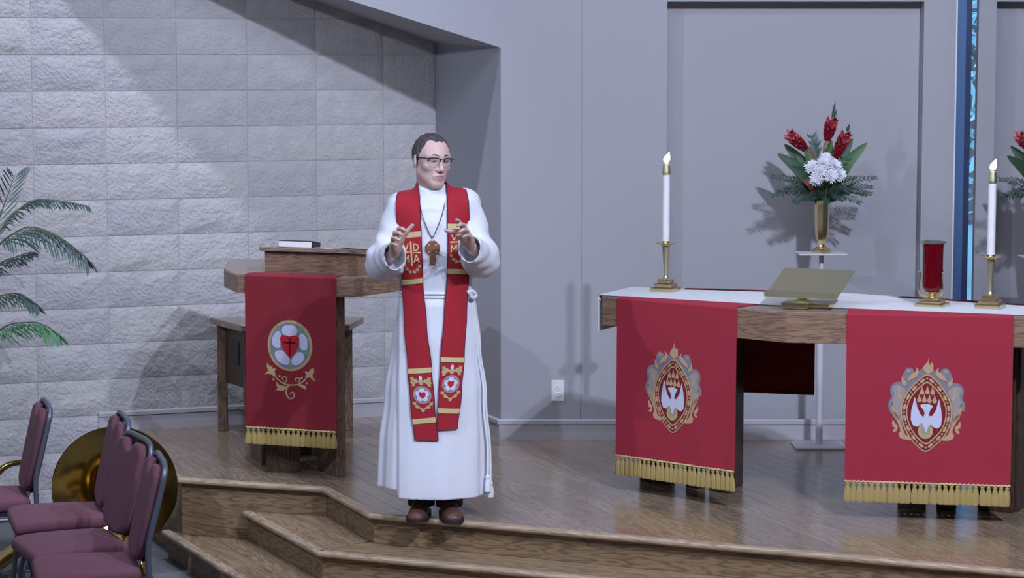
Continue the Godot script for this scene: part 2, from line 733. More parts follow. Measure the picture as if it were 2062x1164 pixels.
	M.seat_back = fabric(Color8(100, 62, 74), weave, 70.0, 0.4)
	M.steel = mat(Color8(110, 116, 130), 0.4, 0.6)
	M.plastic = mat(Color8(226, 228, 226), 0.4)
	M.slot = mat(Color8(58, 56, 58), 0.6)
	M.frame_blue = mat(Color8(84, 118, 164), 0.45, 0.2)
	M.frame_navy = mat(Color8(46, 62, 92), 0.5, 0.2)
	M.pane = mat(Color(0.9, 0.96, 1.0, 0.05), 0.02)
	M.pane.transparency = BaseMaterial3D.TRANSPARENCY_ALPHA
	M.page = mat(Color8(232, 230, 232), 0.8)
	M.cover = mat(Color8(34, 32, 44), 0.5)
	M.leaf = leaf_mat(Color8(58, 100, 54))
	M.leaf_dark = leaf_mat(Color8(36, 68, 44))
	M.leaf_blue = leaf_mat(Color8(58, 88, 78))
	M.leaf_brown = leaf_mat(Color8(112, 66, 54))
	M.fern = leaf_mat(Color8(52, 80, 70))
	M.palm = leaf_mat(Color8(52, 76, 70))
	M.palm_bright = leaf_mat(Color8(66, 122, 78))
	M.stem = mat(Color8(96, 110, 72), 0.7)
	M.ginger = leaf_mat(Color8(154, 20, 44))
	M.ginger_tip = leaf_mat(Color8(214, 84, 92))
	M.ginger_stem = mat(Color8(140, 96, 76), 0.6)
	M.mum = leaf_mat(Color8(236, 236, 246))
	M.mum_heart = mat(Color8(206, 206, 190), 0.8)
	M.bark = mat(Color8(96, 84, 70), 0.9)
	M.pot = mat(Color8(110, 80, 62), 0.7)
	M.tree_leaf = leaf_mat(Color8(164, 196, 184))
	M.grass = mat(Color8(120, 140, 110), 0.95)
	M.black_metal = mat(Color8(36, 36, 40), 0.5, 0.4)

func leaf_mat(c: Color) -> StandardMaterial3D:
	var m := mat(c, 0.5)
	m.backlight_enabled = true
	m.backlight = Color(0.14, 0.18, 0.10)
	m.cull_mode = BaseMaterial3D.CULL_DISABLED
	return m

# ---------------------------------------------------------------- room shell
func wall_dir() -> Vector2:
	return Vector2(cos(0.352827), sin(0.352827))

func wall_at(s: float) -> Vector2:      # s metres along the block wall from its corner with the return, towards the left
	return Vector2(-0.448, 13.774) - wall_dir() * s

func room() -> void:
	# nave floor
	var o := struct("floor", "", "")
	var b := B.new()
	b.slab([[-8.2, -6.2], [8.2, -6.2], [8.2, 14.2], [-8.2, 14.2]], NAVE - 0.2, NAVE)
	put("carpet", b.commit(0), M.carpet, o)
	# ceiling
	o = struct("ceiling", "", "")
	b = B.new()
	b.slab([[-8.2, -6.2], [8.2, -6.2], [8.2, 14.2], [-8.2, 14.2]], 6.0, 6.2)
	put("ceiling_surface", b.commit(0), M.ceiling, o)
	for w in [["wall_left", [[-8.2, -6.2], [-8.0, -6.2], [-8.0, 14.2], [-8.2, 14.2]]], ["wall_right", [[8.0, -6.2], [8.2, -6.2], [8.2, 14.2], [8.0, 14.2]]], ["wall_back", [[-8.0, -6.2], [8.0, -6.2], [8.0, -6.0], [-8.0, -6.0]]]]:
		o = struct(w[0], "", "")
		b = B.new()
		b.slab(w[1], NAVE, 6.0)
		put("wall_surface", b.commit(0), M.paint, o)
	# front wall: the part between the alcove and the first recess, with its return
	o = struct("wall_front", "plain grey painted wall between the block alcove and the recessed panel", "wall")
	b = B.new()
	b.slab([[-0.0615, FD], [0.379, FD], [0.379, 14.2], [-0.6, 14.2], [-0.448, 13.774]], NAVE, 6.0)
	put("wall_panel", b.commit(0), M.paint, o)
	b = B.new()
	b.slab([[0.379, FD + 0.004], [0.385, FD + 0.004], [0.385, 14.2], [0.379, 14.2]], NAVE, 6.0)
	put("panel_joint", b.commit(0), M.paint, o)
	b = B.new()
	b.slab([[0.385, FD], [0.848, FD], [0.848, 14.2], [0.385, 14.2]], NAVE, 6.0)
	put("wall_panel", b.commit(0), M.paint, o)
	b = B.new()
	b.slab([[0.848, FD], [2.25, FD], [2.25, 14.2], [0.848, 14.2]], 2.413, 6.0)
	put("lintel", b.commit(0), M.paint, o)
	b = B.new()
	b.slab([[0.848, FD + 0.105], [2.25, FD + 0.105], [2.25, 14.2], [0.848, 14.2]], NAVE, 2.413)
	put("recessed_panel", b.commit(0), M.paint, o)
	# pilasters either side of the window slot
	b = B.new()
	b.slab([[2.25, FD], [2.43, FD], [2.43, FD + 0.12], [2.40, FD + 0.12], [2.40, 14.2], [2.25, 14.2]], NAVE, 6.0)
	put("pilaster", b.commit(0), M.paint, o)
	b = B.new()
	b.slab([[2.549, FD], [2.645, FD], [2.645, FD + 0.13], [2.60, FD + 0.13], [2.549, FD + 0.06]], NAVE, 6.0)
	b.slab([[2.86, FD + 0.125], [2.905, FD + 0.125], [2.905, 14.2], [2.86, 14.2]], NAVE, 6.0)
	put("pilaster", b.commit(0), M.paint, o)
	b = B.new()
	b.slab([[2.645, FD], [4.05, FD], [4.05, 14.2], [2.90, 14.2], [2.90, FD + 0.13], [2.645, FD + 0.13]], 2.413, 6.0)
	put("lintel", b.commit(0), M.paint, o)
	b = B.new()
	b.slab([[2.645, FD + 0.105], [4.05, FD + 0.105], [4.05, 14.2], [2.90, 14.2], [2.90, FD + 0.13], [2.645, FD + 0.13]], NAVE, 2.413)
	put("recessed_panel", b.commit(0), M.paint, o)
	b = B.new()
	b.slab([[4.05, FD], [8.0, FD], [8.0, 14.2], [4.05, 14.2]], NAVE, 6.0)
	put("wall_panel", b.commit(0), M.paint, o)
	# above and below the slot
	b = B.new()
	b.slab([[2.40, FD + 0.01], [2.646, FD + 0.01], [2.86, 14.2], [2.40, 14.2]], NAVE, 0.02)
	b.slab([[2.40, FD + 0.01], [2.646, FD + 0.01], [2.86, 14.2], [2.40, 14.2]], 5.4, 6.0)
	put("slot_end", b.commit(0), M.paint, o)
	# upper wall over the alcove with its sloping soffit (a prism drawn back along the return)
	o = struct("wall_upper", "", "")
	b = B.new()
	var e := Vector3(-0.387, 0.032, -0.956) * 1.25
	var f := [P(-0.0615, FD, 2.162), P(-0.0615, FD, 6.0), P(-8.0, FD, 6.0), P(-8.0, FD, 4.64)]
	var g := []
	for q in f:
		g.append(Vector3(q.x + e.x, minf(q.y + e.y, 6.0), q.z + e.z))
	b.quad(f[0], f[1], f[2], f[3])
	b.quad(g[3], g[2], g[1], g[0])
	for i in 4:
		var j := (i + 1) % 4
		b.quad(f[j], f[i], g[i], g[j])
	put("soffit", b.commit(0), M.paint, o)
	# baseboards: a board and a cap, on front wall, on the return and under the block wall
	var runs := [["baseboard_front", Vector2(-0.0615, FD), Vector2(8.0, FD)], ["baseboard_return", Vector2(-0.448, 13.774), Vector2(-0.0615, FD)], ["baseboard_left", wall_at(2.02), wall_at(0.0)]]
	for r in runs:
		o = struct(r[0], "", "")
		var p: Vector2 = r[1]
		var q: Vector2 = r[2]
		var d := (q - p).normalized()
		var n := Vector2(d.y, -d.x)
		var ext0 := 0.018 if r[0] != "baseboard_left" else 0.0
		var pa := p - d * (0.012 if r[0] == "baseboard_front" else 0.0)
		var qa := q + d * (ext0 if r[0] == "baseboard_return" else 0.0)
		b = B.new()
		b.slab([pa, qa, qa + n * 0.018, pa + n * 0.018], 0.0, 0.082, 0.002)
		put("board", b.commit(0), M.trim, o)
		b = B.new()
		b.slab([pa, qa, qa + n * 0.026, pa + n * 0.026], 0.086, 0.112, 0.006)
		put("cap", b.commit(0), M.trim, o)

# ---------------------------------------------------------------- block wall: every block is a piece of its own
func block_mesh(seed_: int) -> ArrayMesh:
	var b := B.new()
	var w := 0.4064 - 0.005
	var h := 0.2032 - 0.005
	var nx := 20
	var ny := 10
	var rows := []
	var r := RandomNumberGenerator.new()
	r.seed = seed_
	var ledge := r.randf_range(-0.06, 0.06)
	var tilt := r.randf_range(-0.25, 0.25)
	var strong := r.randf_range(0.0, 1.0) > 0.7
	for j in ny + 1:
		var row := PackedVector3Array()
		for i in nx + 1:
			var x := (float(i) / nx - 0.5) * w
			var y := (float(j) / ny - 0.5) * h
			var edge := minf(minf(i, nx - i) / 2.0, minf(j, ny - j) / 2.0)
			edge = clampf(edge, 0.0, 1.0)
			var z := 0.007 + 0.005 * nz.get_noise_3d(x * 7.0, y * 9.0, seed_ * 3.7) + 0.006 * nz.get_noise_3d(x * 24.0, y * 34.0, seed_ * 1.9)
			if strong:
				var k := y - ledge - tilt * x - 0.02 * nz.get_noise_2d(x * 12.0, seed_)
				z += 0.007 * (1.0 - smoothstep(-0.008, 0.01, k)) * smoothstep(-0.2, 0.0, k) * smoothstep(0.2, 0.05, absf(x - tilt * 0.3))
			row.append(Vector3(x, y, z * edge))
		rows.append(row)
	b.grid(rows)
	for k in [[0, 1], [0, -1], [1, 1], [1, -1]]:   # sides back into the joint
		var s: float = k[1]
		if k[0] == 0:
			b.quad(Vector3(s * w / 2, -h / 2, 0), Vector3(s * w / 2, -h / 2, -0.03), Vector3(s * w / 2, h / 2, -0.03), Vector3(s * w / 2, h / 2, 0)) if s > 0 else b.quad(Vector3(-w / 2, -h / 2, -0.03), Vector3(-w / 2, -h / 2, 0), Vector3(-w / 2, h / 2, 0), Vector3(-w / 2, h / 2, -0.03))
		elif s > 0:
			b.quad(Vector3(-w / 2, h / 2, 0), Vector3(w / 2, h / 2, 0), Vector3(w / 2, h / 2, -0.03), Vector3(-w / 2, h / 2, -0.03))
		else:
			b.quad(Vector3(-w / 2, -h / 2, -0.03), Vector3(w / 2, -h / 2, -0.03), Vector3(w / 2, -h / 2, 0), Vector3(-w / 2, -h / 2, 0))
	return b.commit(35.0)

func block_wall() -> void:
	var o := struct("wall_block", "pale grey split-face concrete block wall behind the lectern", "wall")
	# the wall behind the blocks (shows in the joints)
	var d := wall_dir()
	var n := Vector2(d.y, -d.x)
	var a := wall_at(8.05)
	var c := wall_at(-0.05)
	var b := B.new()
	b.slab([a - n * 0.004, c - n * 0.004, c - n * 0.3, a - n * 0.3], NAVE, 6.0)
	put("mortar_bed", b.commit(0), M.mortar, o)
	var meshes := []
	for k in 9:
		meshes.append(block_mesh(k + 1))
	var a0 := Vector2(-2.65961, 12.95982)     # a vertical joint, measured
	var bs := Basis(Vector3.UP, atan2(d.y, d.x))
	for j in range(-3, 14):
		var y := 2.32786 - 0.2032 * (j + 0.5)
		for i in range(-5, 6):
			var s0 := i * 0.4064
			var p := a0 + d * (s0 + 0.2032)
			if j >= 11 and p.x > -2.2:
				continue
			if y + 0.1 > 2.16 + 0.3126 * (-0.06 - p.x) + 0.45:
				continue
			var m := MeshInstance3D.new()
			m.name = "block"
			m.mesh = meshes[rng.randi() % 9]
			m.material_override = M.block[rng.randi() % 3]
			var sx := 1.0
			if i == 5:
				sx = 0.79
				p = a0 + d * (s0 + 0.2032 * sx)
			var turn := Basis(Vector3.BACK, PI) if rng.randf() < 0.5 and i != 5 else Basis.IDENTITY
			m.transform = Transform3D(bs * turn * Basis.from_scale(Vector3(sx, 1, 1)), P(p.x, p.y, y))
			o.add_child(m, true)

# ---------------------------------------------------------------- window slot and what stands outside
func window_slot() -> void:
	var o := struct("window_1", "tall narrow window slot with a blue metal frame", "window")
	var z := FD + 0.16
	var b := B.new()
	b.slab([[2.402, z], [2.512, z], [2.512, z + 0.06], [2.402, z + 0.06]], 0.02, 5.4, 0.0)
	put("frame", b.commit(0), M.frame_blue, o)
	b = B.new()
	b.slab([[2.512, z + 0.012], [2.546, z + 0.012], [2.546, z + 0.06], [2.512, z + 0.06]], 0.02, 5.4, 0.0)
	put("frame", b.commit(0), M.frame_navy, o)
	b = B.new()
	b.slab([[2.80, z], [2.858, z], [2.858, z + 0.06], [2.80, z + 0.06]], 0.02, 5.4, 0.0)
	put("frame", b.commit(0), M.frame_blue, o)
	b = B.new()
	b.slab([[2.546, z + 0.02], [2.80, z + 0.02], [2.80, z + 0.028], [2.546, z + 0.028]], 0.02, 5.4)
	put("pane", b.commit(0), M.pane, o)
	for y in [2.045, 2.37, 1.2, 2.9, 3.6]:
		b = B.new()
		b.box(P(2.675, z + 0.024, y), Vector3(0.256, 0.022, 0.03), 0.003)
		put("muntin", b.commit(0), M.bead, o)
	b = B.new()
	b.slab([[2.425, FD - 0.002], [2.433, FD - 0.002], [2.433, FD + 0.1], [2.425, FD + 0.1]], 0.115, 5.4, 0.0)
	o = struct("trim_1", "", "")
	put("bead", b.commit(0), M.bead, o)

func outdoors() -> void:
	var o := struct("ground", "", "")
	var b := B.new()
	b.slab([[-20, 14.6], [60, 14.6], [60, 80], [-20, 80]], -0.8, -0.6)
	put("lawn", b.commit(0), M.grass, o)
	var spots := [[6.0, 28.0, 6.5, 1.0], [9.3, 33.0, 8.0, 1.3], [7.4, 38.0, 9.0, 1.5]]
	var labels := ["leafy tree outside, nearest to the window slot", "leafy tree outside, second behind the window slot", "tallest leafy tree outside, farthest behind the window slot"]
	for k in spots.size():
		var s = spots[k]
		var t := thing("garden_tree", labels[k], "tree", P(s[0], s[1], -0.6), 0.0, "trees outside the window slot")
		b = B.new()
		b.tube([Vector3.ZERO, Vector3(0.1, s[2] * 0.3, 0), Vector3(-0.05, s[2] * 0.75, 0.1)], [0.22, 0.16, 0.05], 10)
		for i in 7:
			var a := i * 2.4
			var y: float = s[2] * (0.25 + 0.07 * i)
			b.tube([Vector3(0.05, y, 0), Vector3(cos(a) * 0.8, y + 0.7, sin(a) * 0.8), Vector3(cos(a) * 1.5, y + 1.1, sin(a) * 1.5)], [0.07, 0.05, 0.02], 6)
		part("trunk", b, M.bark, t)
		var mm := MultiMesh.new()
		mm.transform_format = MultiMesh.TRANSFORM_3D
		var lf := B.new()
		lf.quad(Vector3(-0.07, 0, 0), Vector3(0.0, -0.02, 0.02), Vector3(0.09, 0.0, 0), Vector3(0.0, 0.05, 0.02))
		mm.mesh = lf.commit(0)
		var count := 2600
		mm.instance_count = count
		for i in count:
			var u := Vector3(rng.randfn(), rng.randfn(), rng.randfn()).normalized() * pow(rng.randf(), 0.4)
			var at := Vector3(u.x * 2.2 * s[3], s[2] * 0.58 + u.y * s[2] * 0.47, u.z * 2.2 * s[3])
			mm.set_instance_transform(i, Transform3D(Basis.from_euler(Vector3(rng.randf() * 6, rng.randf() * 6, rng.randf() * 6)).scaled(Vector3.ONE * rng.randf_range(1.0, 2.0)), at))
		var mi := MultiMeshInstance3D.new()
		mi.name = "foliage"
		mi.multimesh = mm
		mi.material_override = M.tree_leaf
		mi.set_meta("kind", "stuff")
		t.add_child(mi, true)

func outlet() -> void:
	var t := thing("wall_outlet", "white duplex power outlet low on the grey wall left of the altar", "outlet", P(0.2545, FD - 0.0005, 0.2695))
	var b := B.new()
	b.box(Vector3(0, 0, 0.003), Vector3(0.073, 0.118, 0.006), 0.0025)
	part("plate", b, M.plastic, t)
	for s in [-1, 1]:
		b = B.new()
		b.plate(ellipse(Vector2(0, s * 0.02), Vector2(0.017, 0.0145), 20), 0.004, 0.0085, null, 0.001)
		var sock := part("socket", b, M.plastic, t)
		b = B.new()
		for q in [[-0.006, 0.003, 0.002, 0.008], [0.006, 0.003, 0.002, 0.007], [0.0, -0.007, 0.004, 0.004]]:
			b.box(Vector3(q[0], s * 0.02 + q[1], 0.0085), Vector3(q[2], q[3], 0.001), 0.0)
		part("slot", b, M.slot, sock, 0)
	b = B.new()
	b.lathe([[0.0035, 0.0], [0.003, 0.001], [0.0, 0.0013]], 12, Transform3D(Basis(Vector3.RIGHT, PI / 2), Vector3(0, 0, 0.006)))
	part("screw", b, M.silver, t)

# ---------------------------------------------------------------- stage and steps
const SA := Vector2(-1.684, 11.602)
const SB := Vector2(-0.93, 11.343)
const SC := Vector2(-0.662, 10.69)

func stage() -> void:
	var u := Vector2(cos(deg_to_rad(23.9)), -sin(deg_to_rad(23.9)))
	var sd := SC + u * 4.6
	var left := Vector2(-2.302, 13.092)
	var poly := PackedVector2Array([left, SA, SB, SC, sd, Vector2(sd.x + 0.6, FD), Vector2(-0.0615, FD), Vector2(-0.448, 13.774)])
	# body of the stage under the boards
	var o := struct("floor", "brown oak plank floor of the raised stage", "floor")
	var b := B.new()
	var core := Geometry2D.offset_polygon(poly, -0.03)[0]
	b.slab(Array(core), NAVE, -0.016)
	put("stage_body", b.commit(0), M.under, o)
	# planks run along v
	var v := Vector2(-0.387, 0.922).normalized()
	var ang := atan2(v.y, v.x)
	var inner := Geometry2D.offset_polygon(poly, -0.004)[0]
	var local := PackedVector2Array()
	for q in inner:
		local.append(q.rotated(-ang))
	var lo := Vector2(1e9, 1e9)
	var hi := -lo
	for q in local:
		lo = lo.min(q)
		hi = hi.max(q)
	var w := 0.098
	for i in int((hi.y - lo.y) / w) + 1:
		var y0 := lo.y + i * w
		var x := lo.x - rng.randf() * 1.6
		while x < hi.x:
			var l := rng.randf_range(1.3, 2.1)
			var r := PackedVector2Array([Vector2(x, y0), Vector2(x + l, y0), Vector2(x + l, y0 + w), Vector2(x, y0 + w)])
			for piece in Geometry2D.intersect_polygons(local, r):
				if absf(B.area(piece)) < 0.002:
					continue
				var ins := Geometry2D.offset_polygon(piece, -0.0006)
				if ins.size() == 0:
					continue
				b = B.new()
				b.slab(Array(ins[0]), -0.016, 0.0, 0.0009)
				var m := put("plank", b.commit(0), M.plank[rng.randi() % 6], o)
				m.rotation.y = ang
			x += l
	# nosing along the front edges of the stage, and the boards of its face
	run_of_boards(o, [left, SA, SB, SC, sd], 0.0, [2, 2, 1, 1], 0.03)
	# steps
	var q1 := Vector2(-1.335, 11.482)
	var e1 := Vector2(-0.887, 10.532)
	var s1 := struct("floor_step", "upper oak step below the stage edge", "step")
	step(s1, [q1, e1, e1 + u * 4.9], [SB, SC, sd], -0.145)
	var s2 := struct("floor_step", "lower oak step beside the chairs", "step")
	var f2 := Vector2(-1.775, 11.71)
	var g2 := f2 + (e1 - q1).normalized() * 1.62
	step(s2, [f2, g2, g2 + u * 5.4], [q1, e1, e1 + u * 4.9], -0.29)

func step(o: Node3D, edge: Array, back: Array, y: float) -> void:
	# core, treads of three boards along each edge, nosing and risers
	var b := B.new()
	var core := [edge[0] + Vector2(0.05, 0.02), edge[1] + Vector2(0.05, 0.03), edge[2] + Vector2(0, 0.05), edge[2] + Vector2(0.6, 1.6), edge[0] + Vector2(1.5, 0.35)]
	b.slab(core, NAVE, y - 0.019)
	put("step_core", b.commit(0), M.under, o)
	for i in 2:
		var p0: Vector2 = edge[i]
		var p1: Vector2 = edge[i + 1]
		var d := (p1 - p0).normalized()
		var n := Vector2(-d.y, d.x)
		var nboards := 5
		var w := 0.088
		for j in nboards:
			# mitred towards the corner between the two edges, cut along the stage face at the start
			var t0 := j * w
			var t1 := (j + 1) * w - 0.0015
			var mit := tan(deg_to_rad(22.5))
			var ka := 0.9 if i == 0 else mit
			var kb := mit if i == 0 else 0.0
			var a0 := p0 + n * t0 + d * (t0 * ka)
			var a1 := p0 + n * t1 + d * (t1 * ka)
			var b0 := p1 + n * t0 - d * (t0 * kb)
			var b1 := p1 + n * t1 - d * (t1 * kb)
			b = B.new()
			b.slab([a0, b0, b1, a1], y - 0.018, y - 0.0005 * (j % 2), 0.001)
			align(put("tread_board", b.commit(0), M.tread, o), d, b)
	run_of_boards(o, edge, y, [2, 2], 0.03)

func align(m: MeshInstance3D, d: Vector2, b: B) -> void:   # turns the mesh so that its own x axis (the grain) runs along d
	var ang := atan2(d.y, d.x)
	var inv := Basis(Vector3.UP, -ang)
	var arr: Array = (m.mesh as ArrayMesh).surface_get_arrays(0)
	var vs: PackedVector3Array = arr[Mesh.ARRAY_VERTEX]
	var ns: PackedVector3Array = arr[Mesh.ARRAY_NORMAL]
	for i in vs.size():
		vs[i] = inv * vs[i]
		ns[i] = inv * ns[i]
	arr[Mesh.ARRAY_VERTEX] = vs
	arr[Mesh.ARRAY_NORMAL] = ns
	var mesh := ArrayMesh.new()
	mesh.add_surface_from_arrays(Mesh.PRIMITIVE_TRIANGLES, arr)
	m.mesh = mesh
	m.rotation.y = ang

func run_of_boards(o: Node3D, edge: Array, y: float, splits: Array, over: float) -> void:
	for i in edge.size() - 1:
		var p0: Vector2 = edge[i]
		var p1: Vector2 = edge[i + 1]
		var d := (p1 - p0).normalized()
		var n := Vector2(d.y, -d.x)
		var len := p0.distance_to(p1)
		# nosing: rounded bar that overhangs the riser
		var b := B.new()
		var rows := []
		for k in 9:
			var a := PI * k / 8.0 - PI / 2.0
			rows.append(Vector2(cos(a) * 0.013, sin(a) * 0.0145 - 0.0135))
		var prof := [Vector2(-0.03, -0.028)]
		prof.append_array(rows)
		prof.append(Vector2(-0.03, 0.001))
		var r0 := PackedVector3Array()
		var r1 := PackedVector3Array()
		for q in prof:
			r0.append(Vector3(0.0, q.y, q.x))
			r1.append(Vector3(len, q.y, q.x))
		b.grid([r1, r0])
		b.fan(Array(r0), Vector3(0, -0.013, -0.01), true)
		b.fan(Array(r1), Vector3(len, -0.013, -0.01), false)
		var nose := part("nosing", b, M.nosing, o, 50.0)
		nose.transform = Transform3D(Basis(Vector3.UP, atan2(d.y, d.x)), P(p0.x, p0.y, y + 0.001))
		# riser boards
		var height := (y - NAVE) if y == 0.0 and i < 2 else 0.145
		if y == 0.0 and i == 1:
			height = 0.29
		# at an outer corner the boards stop short, at an inner one they run on
		var turn0: float = 0.0 if i == 0 else d.cross((p0 - edge[i - 1]).normalized())
		var turn1: float = 0.0 if i == edge.size() - 2 else (edge[i + 2] - p1).normalized().cross(d)
		var fix0 := 0.0 if turn0 == 0.0 else (0.0088 if turn0 < 0.0 else -0.0088)
		var fix1 := 0.0 if turn1 == 0.0 else (0.0088 if turn1 < 0.0 else -0.0088)
		for k in splits[i]:
			var x0: float = len * k / splits[i] + (0.0004 if k > 0 else fix0)
			var x1: float = len * (k + 1) / splits[i] - (0.0004 if k < splits[i] - 1 else fix1)
			b = B.new()
			b.box(Vector3((x0 + x1) / 2, -height / 2 - 0.014, -over - 0.009 + 0.008), Vector3(x1 - x0, height - 0.028, 0.018), 0.001)
			var ri := part("riser_board", b, M.riser, o, 0)
			ri.transform = nose.transform

# ---------------------------------------------------------------- altar.  Its own axes: x along the table, z towards the nave, origin under the front corner of the top
const ALT := 0.95

func altar() -> void:
	var t := thing("altar_table", "long oak altar table with an angled front and a thick wooden top", "table", P(1.256, 10.628, 0), deg_to_rad(-25.7))
	var m := t.transform
	var b := B.new()
	var top := [[-1.045, 0.288], [0, 0], [1.045, 0.288], [1.06, 0.72], [0, 0.9], [-1.06, 0.72]]
	# the front is made of boards that meet at the corner and once between
	b.slab(top, ALT - 0.012, ALT, 0.004)
	part("table_top", b, M.oak_top, t, 20)
	var fr := [Vector2(-1.045, 0.288), Vector2(0, 0), Vector2(1.045, 0.288), Vector2(1.06, 0.72), Vector2(0, 0.9), Vector2(-1.06, 0.72)]
	for i in 6:
		var p: Vector2 = fr[i]
		var q: Vector2 = fr[(i + 1) % 6]
		var d := (q - p).normalized()
		b = B.new()
		var len := p.distance_to(q)
		b.box(Vector3(len / 2, ALT - 0.0775, -0.02), Vector3(len - 0.0016, 0.131, 0.04), 0.0015)
		var f := part("apron_board", b, M.oak, t, 20)
		f.transform = Transform3D(Basis(Vector3.UP, atan2(d.y, d.x)), Vector3(p.x, 0, -p.y))
	b = B.new()
	b.slab([[-1.0, 0.315], [0, 0.045], [1.0, 0.315], [1.02, 0.69], [0, 0.86], [-1.02, 0.69]], ALT - 0.14, ALT - 0.013)
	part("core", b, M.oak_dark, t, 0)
	# leg boards: two pedestals of three upright boards
	for s in [-1, 1]:
		for q in [[0.855, 0.555, 0.17, -0.06], [0.63, 0.50, 0.09, 0.3], [0.475, 0.455, 0.13, 0.35]]:
			b = B.new()
			b.box(Vector3(0, (ALT - 0.14) / 2, 0), Vector3(q[2], ALT - 0.14, 0.05), 0.004)
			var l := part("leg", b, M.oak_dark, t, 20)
			l.position = Vector3(s * q[0], 0, -q[1])
			l.rotation.y = s * q[3]
	for s in [-1, 1]:
		b = B.new()
		b.box(Vector3(s * 0.465, (ALT - 0.14) / 2, -0.56), Vector3(0.05, ALT - 0.14, 0.2), 0.004)
		part("leg", b, M.oak_dark, t, 20)
		b = B.new()
		b.box(Vector3(s * 0.93, (ALT - 0.14) / 2, -0.64), Vector3(0.05, ALT - 0.14, 0.16), 0.004)
		part("leg", b, M.oak_dark, t, 20)
	# white runner: lies on the top, hangs over both ends
	runner(m)
	# paraments on the front, and the two on the back
	var n0 := Vector2(1.045, -0.288).normalized()
	var n1 := Vector2(1.045, 0.288).normalized()
	parament(m, Vector2(-1.045, 0.288), n0, 0.100, 0.811, "red altar frontal with a flaming dove emblem, hanging from the altar's left half", "red altar frontals", -0.614)
	parament(m, Vector2(0, 0), n1, 0.277, 1.022, "red altar frontal with a flaming dove emblem, hanging from the altar's right half", "red altar frontals", 0.619)
	back_cloth(m, -0.79, -0.15, "dark red cloth hanging behind the altar, seen through the gap between the frontals")
	back_cloth(m, 0.30, 0.96, "dark red cloth hanging behind the altar's right half near the red lamp")
	# things on the altar
	altar_things(m)

func at_altar(m: Transform3D, u: float, n: float, y: float) -> Vector3:
	return m * Vector3(u, y, -n)

func runner(m: Transform3D) -> void:
	var b := B.new()
	var us := []
	for i in 27:
		us.append(-1.066 + 2.132 * i / 26.0)
	var y := ALT + 0.0025
	var front := func(u): return 0.215 + 0.085 * absf(u)
	var back := func(u): return 0.905 - 0.175 * absf(u)
	var rows := []
	for h in [0, 1]:
		var r0 := PackedVector3Array()
		var r1 := PackedVector3Array()
		# left drop, top, right drop
		for k in 5:
			var yy := 0.775 + (y - 0.775) * k / 4.0
			r0.append(Vector3(-1.069 - 0.004 * h, yy, -front.call(1.066) - 0.004 * sin(k)))
			r1.append(Vector3(-1.073 - 0.004 * h, yy, -back.call(1.066)))
		for u in us:
			r0.append(Vector3(u, y + 0.002 * (1 - h), -front.call(u)))
			r1.append(Vector3(u, y + 0.002 * (1 - h), -back.call(u)))
		for k in 5:
			var yy := y + (0.775 - y) * k / 4.0
			r0.append(Vector3(1.069 + 0.004 * (1 - h), yy, -front.call(1.066)))
			r1.append(Vector3(1.073 + 0.004 * (1 - h), yy, -back.call(1.066)))
		rows.append([r0, r1])
	b.grid([rows[0][0], rows[0][1]])
	b.grid([rows[1][1], rows[1][0]])
	b.grid([rows[1][0], rows[0][0]])
	b.grid([rows[0][1], rows[1][1]])
	var o := put("altar_runner", b.commit(50), M.white_cloth, self)
	o.name = numbered("altar_runner")
	o.transform = m
	tag(o, "white linen runner laid along the top of the altar", "cloth")

# cloth over an edge: s along the edge direction, hanging on the outside; local frame x = along, z = out, y up
func hanging(b: B, w: float, y_top: float, y_bot: float, reach: float, r: float, thick: float, wave: float) -> void:
	var prof := []
	prof.append(Vector2(-reach, y_top))
	prof.append(Vector2(-reach * 0.5, y_top))
	for k in 6:
		var a := PI / 2 * (1.0 - k / 5.0)
		prof.append(Vector2(-r + cos(a) * r, y_top - r + sin(a) * r))
	for k in range(1, 13):
		prof.append(Vector2(0.0, lerpf(y_top - r, y_bot, k / 12.0)))
	var nx := 30
	var a := []
	var c := []
	for k in prof.size():
		var r0 := PackedVector3Array()
		var r1 := PackedVector3Array()
		for i in nx + 1:
			var x := w * i / nx
			var low := clampf((y_top - prof[k].y) / (y_top - y_bot), 0.0, 1.0)
			var z: float = prof[k].x + wave * low * low * (sin(i * 0.62 + 0.7) + 0.6 * sin(i * 0.27 + 2.0)) + 0.004 * low
			r0.append(Vector3(x, prof[k].y + (thick if k < 3 else 0.0), z + (thick if k >= 3 else 0.0)))
			r1.append(Vector3(x, prof[k].y, z))
		a.append(r0)
		c.append(r1)
	a.reverse()
	b.grid(a)
	a.reverse()
	b.grid(c)
	# edges
	var la := PackedVector3Array()
	var lb := PackedVector3Array()
	var ra := PackedVector3Array()
	var rb := PackedVector3Array()
	for k in prof.size():
		la.append(a[k][0])
		lb.append(c[k][0])
		ra.append(a[k][nx])
		rb.append(c[k][nx])
	b.grid([la, lb])
	b.grid([rb, ra])
	b.grid([c[-1], a[-1]])

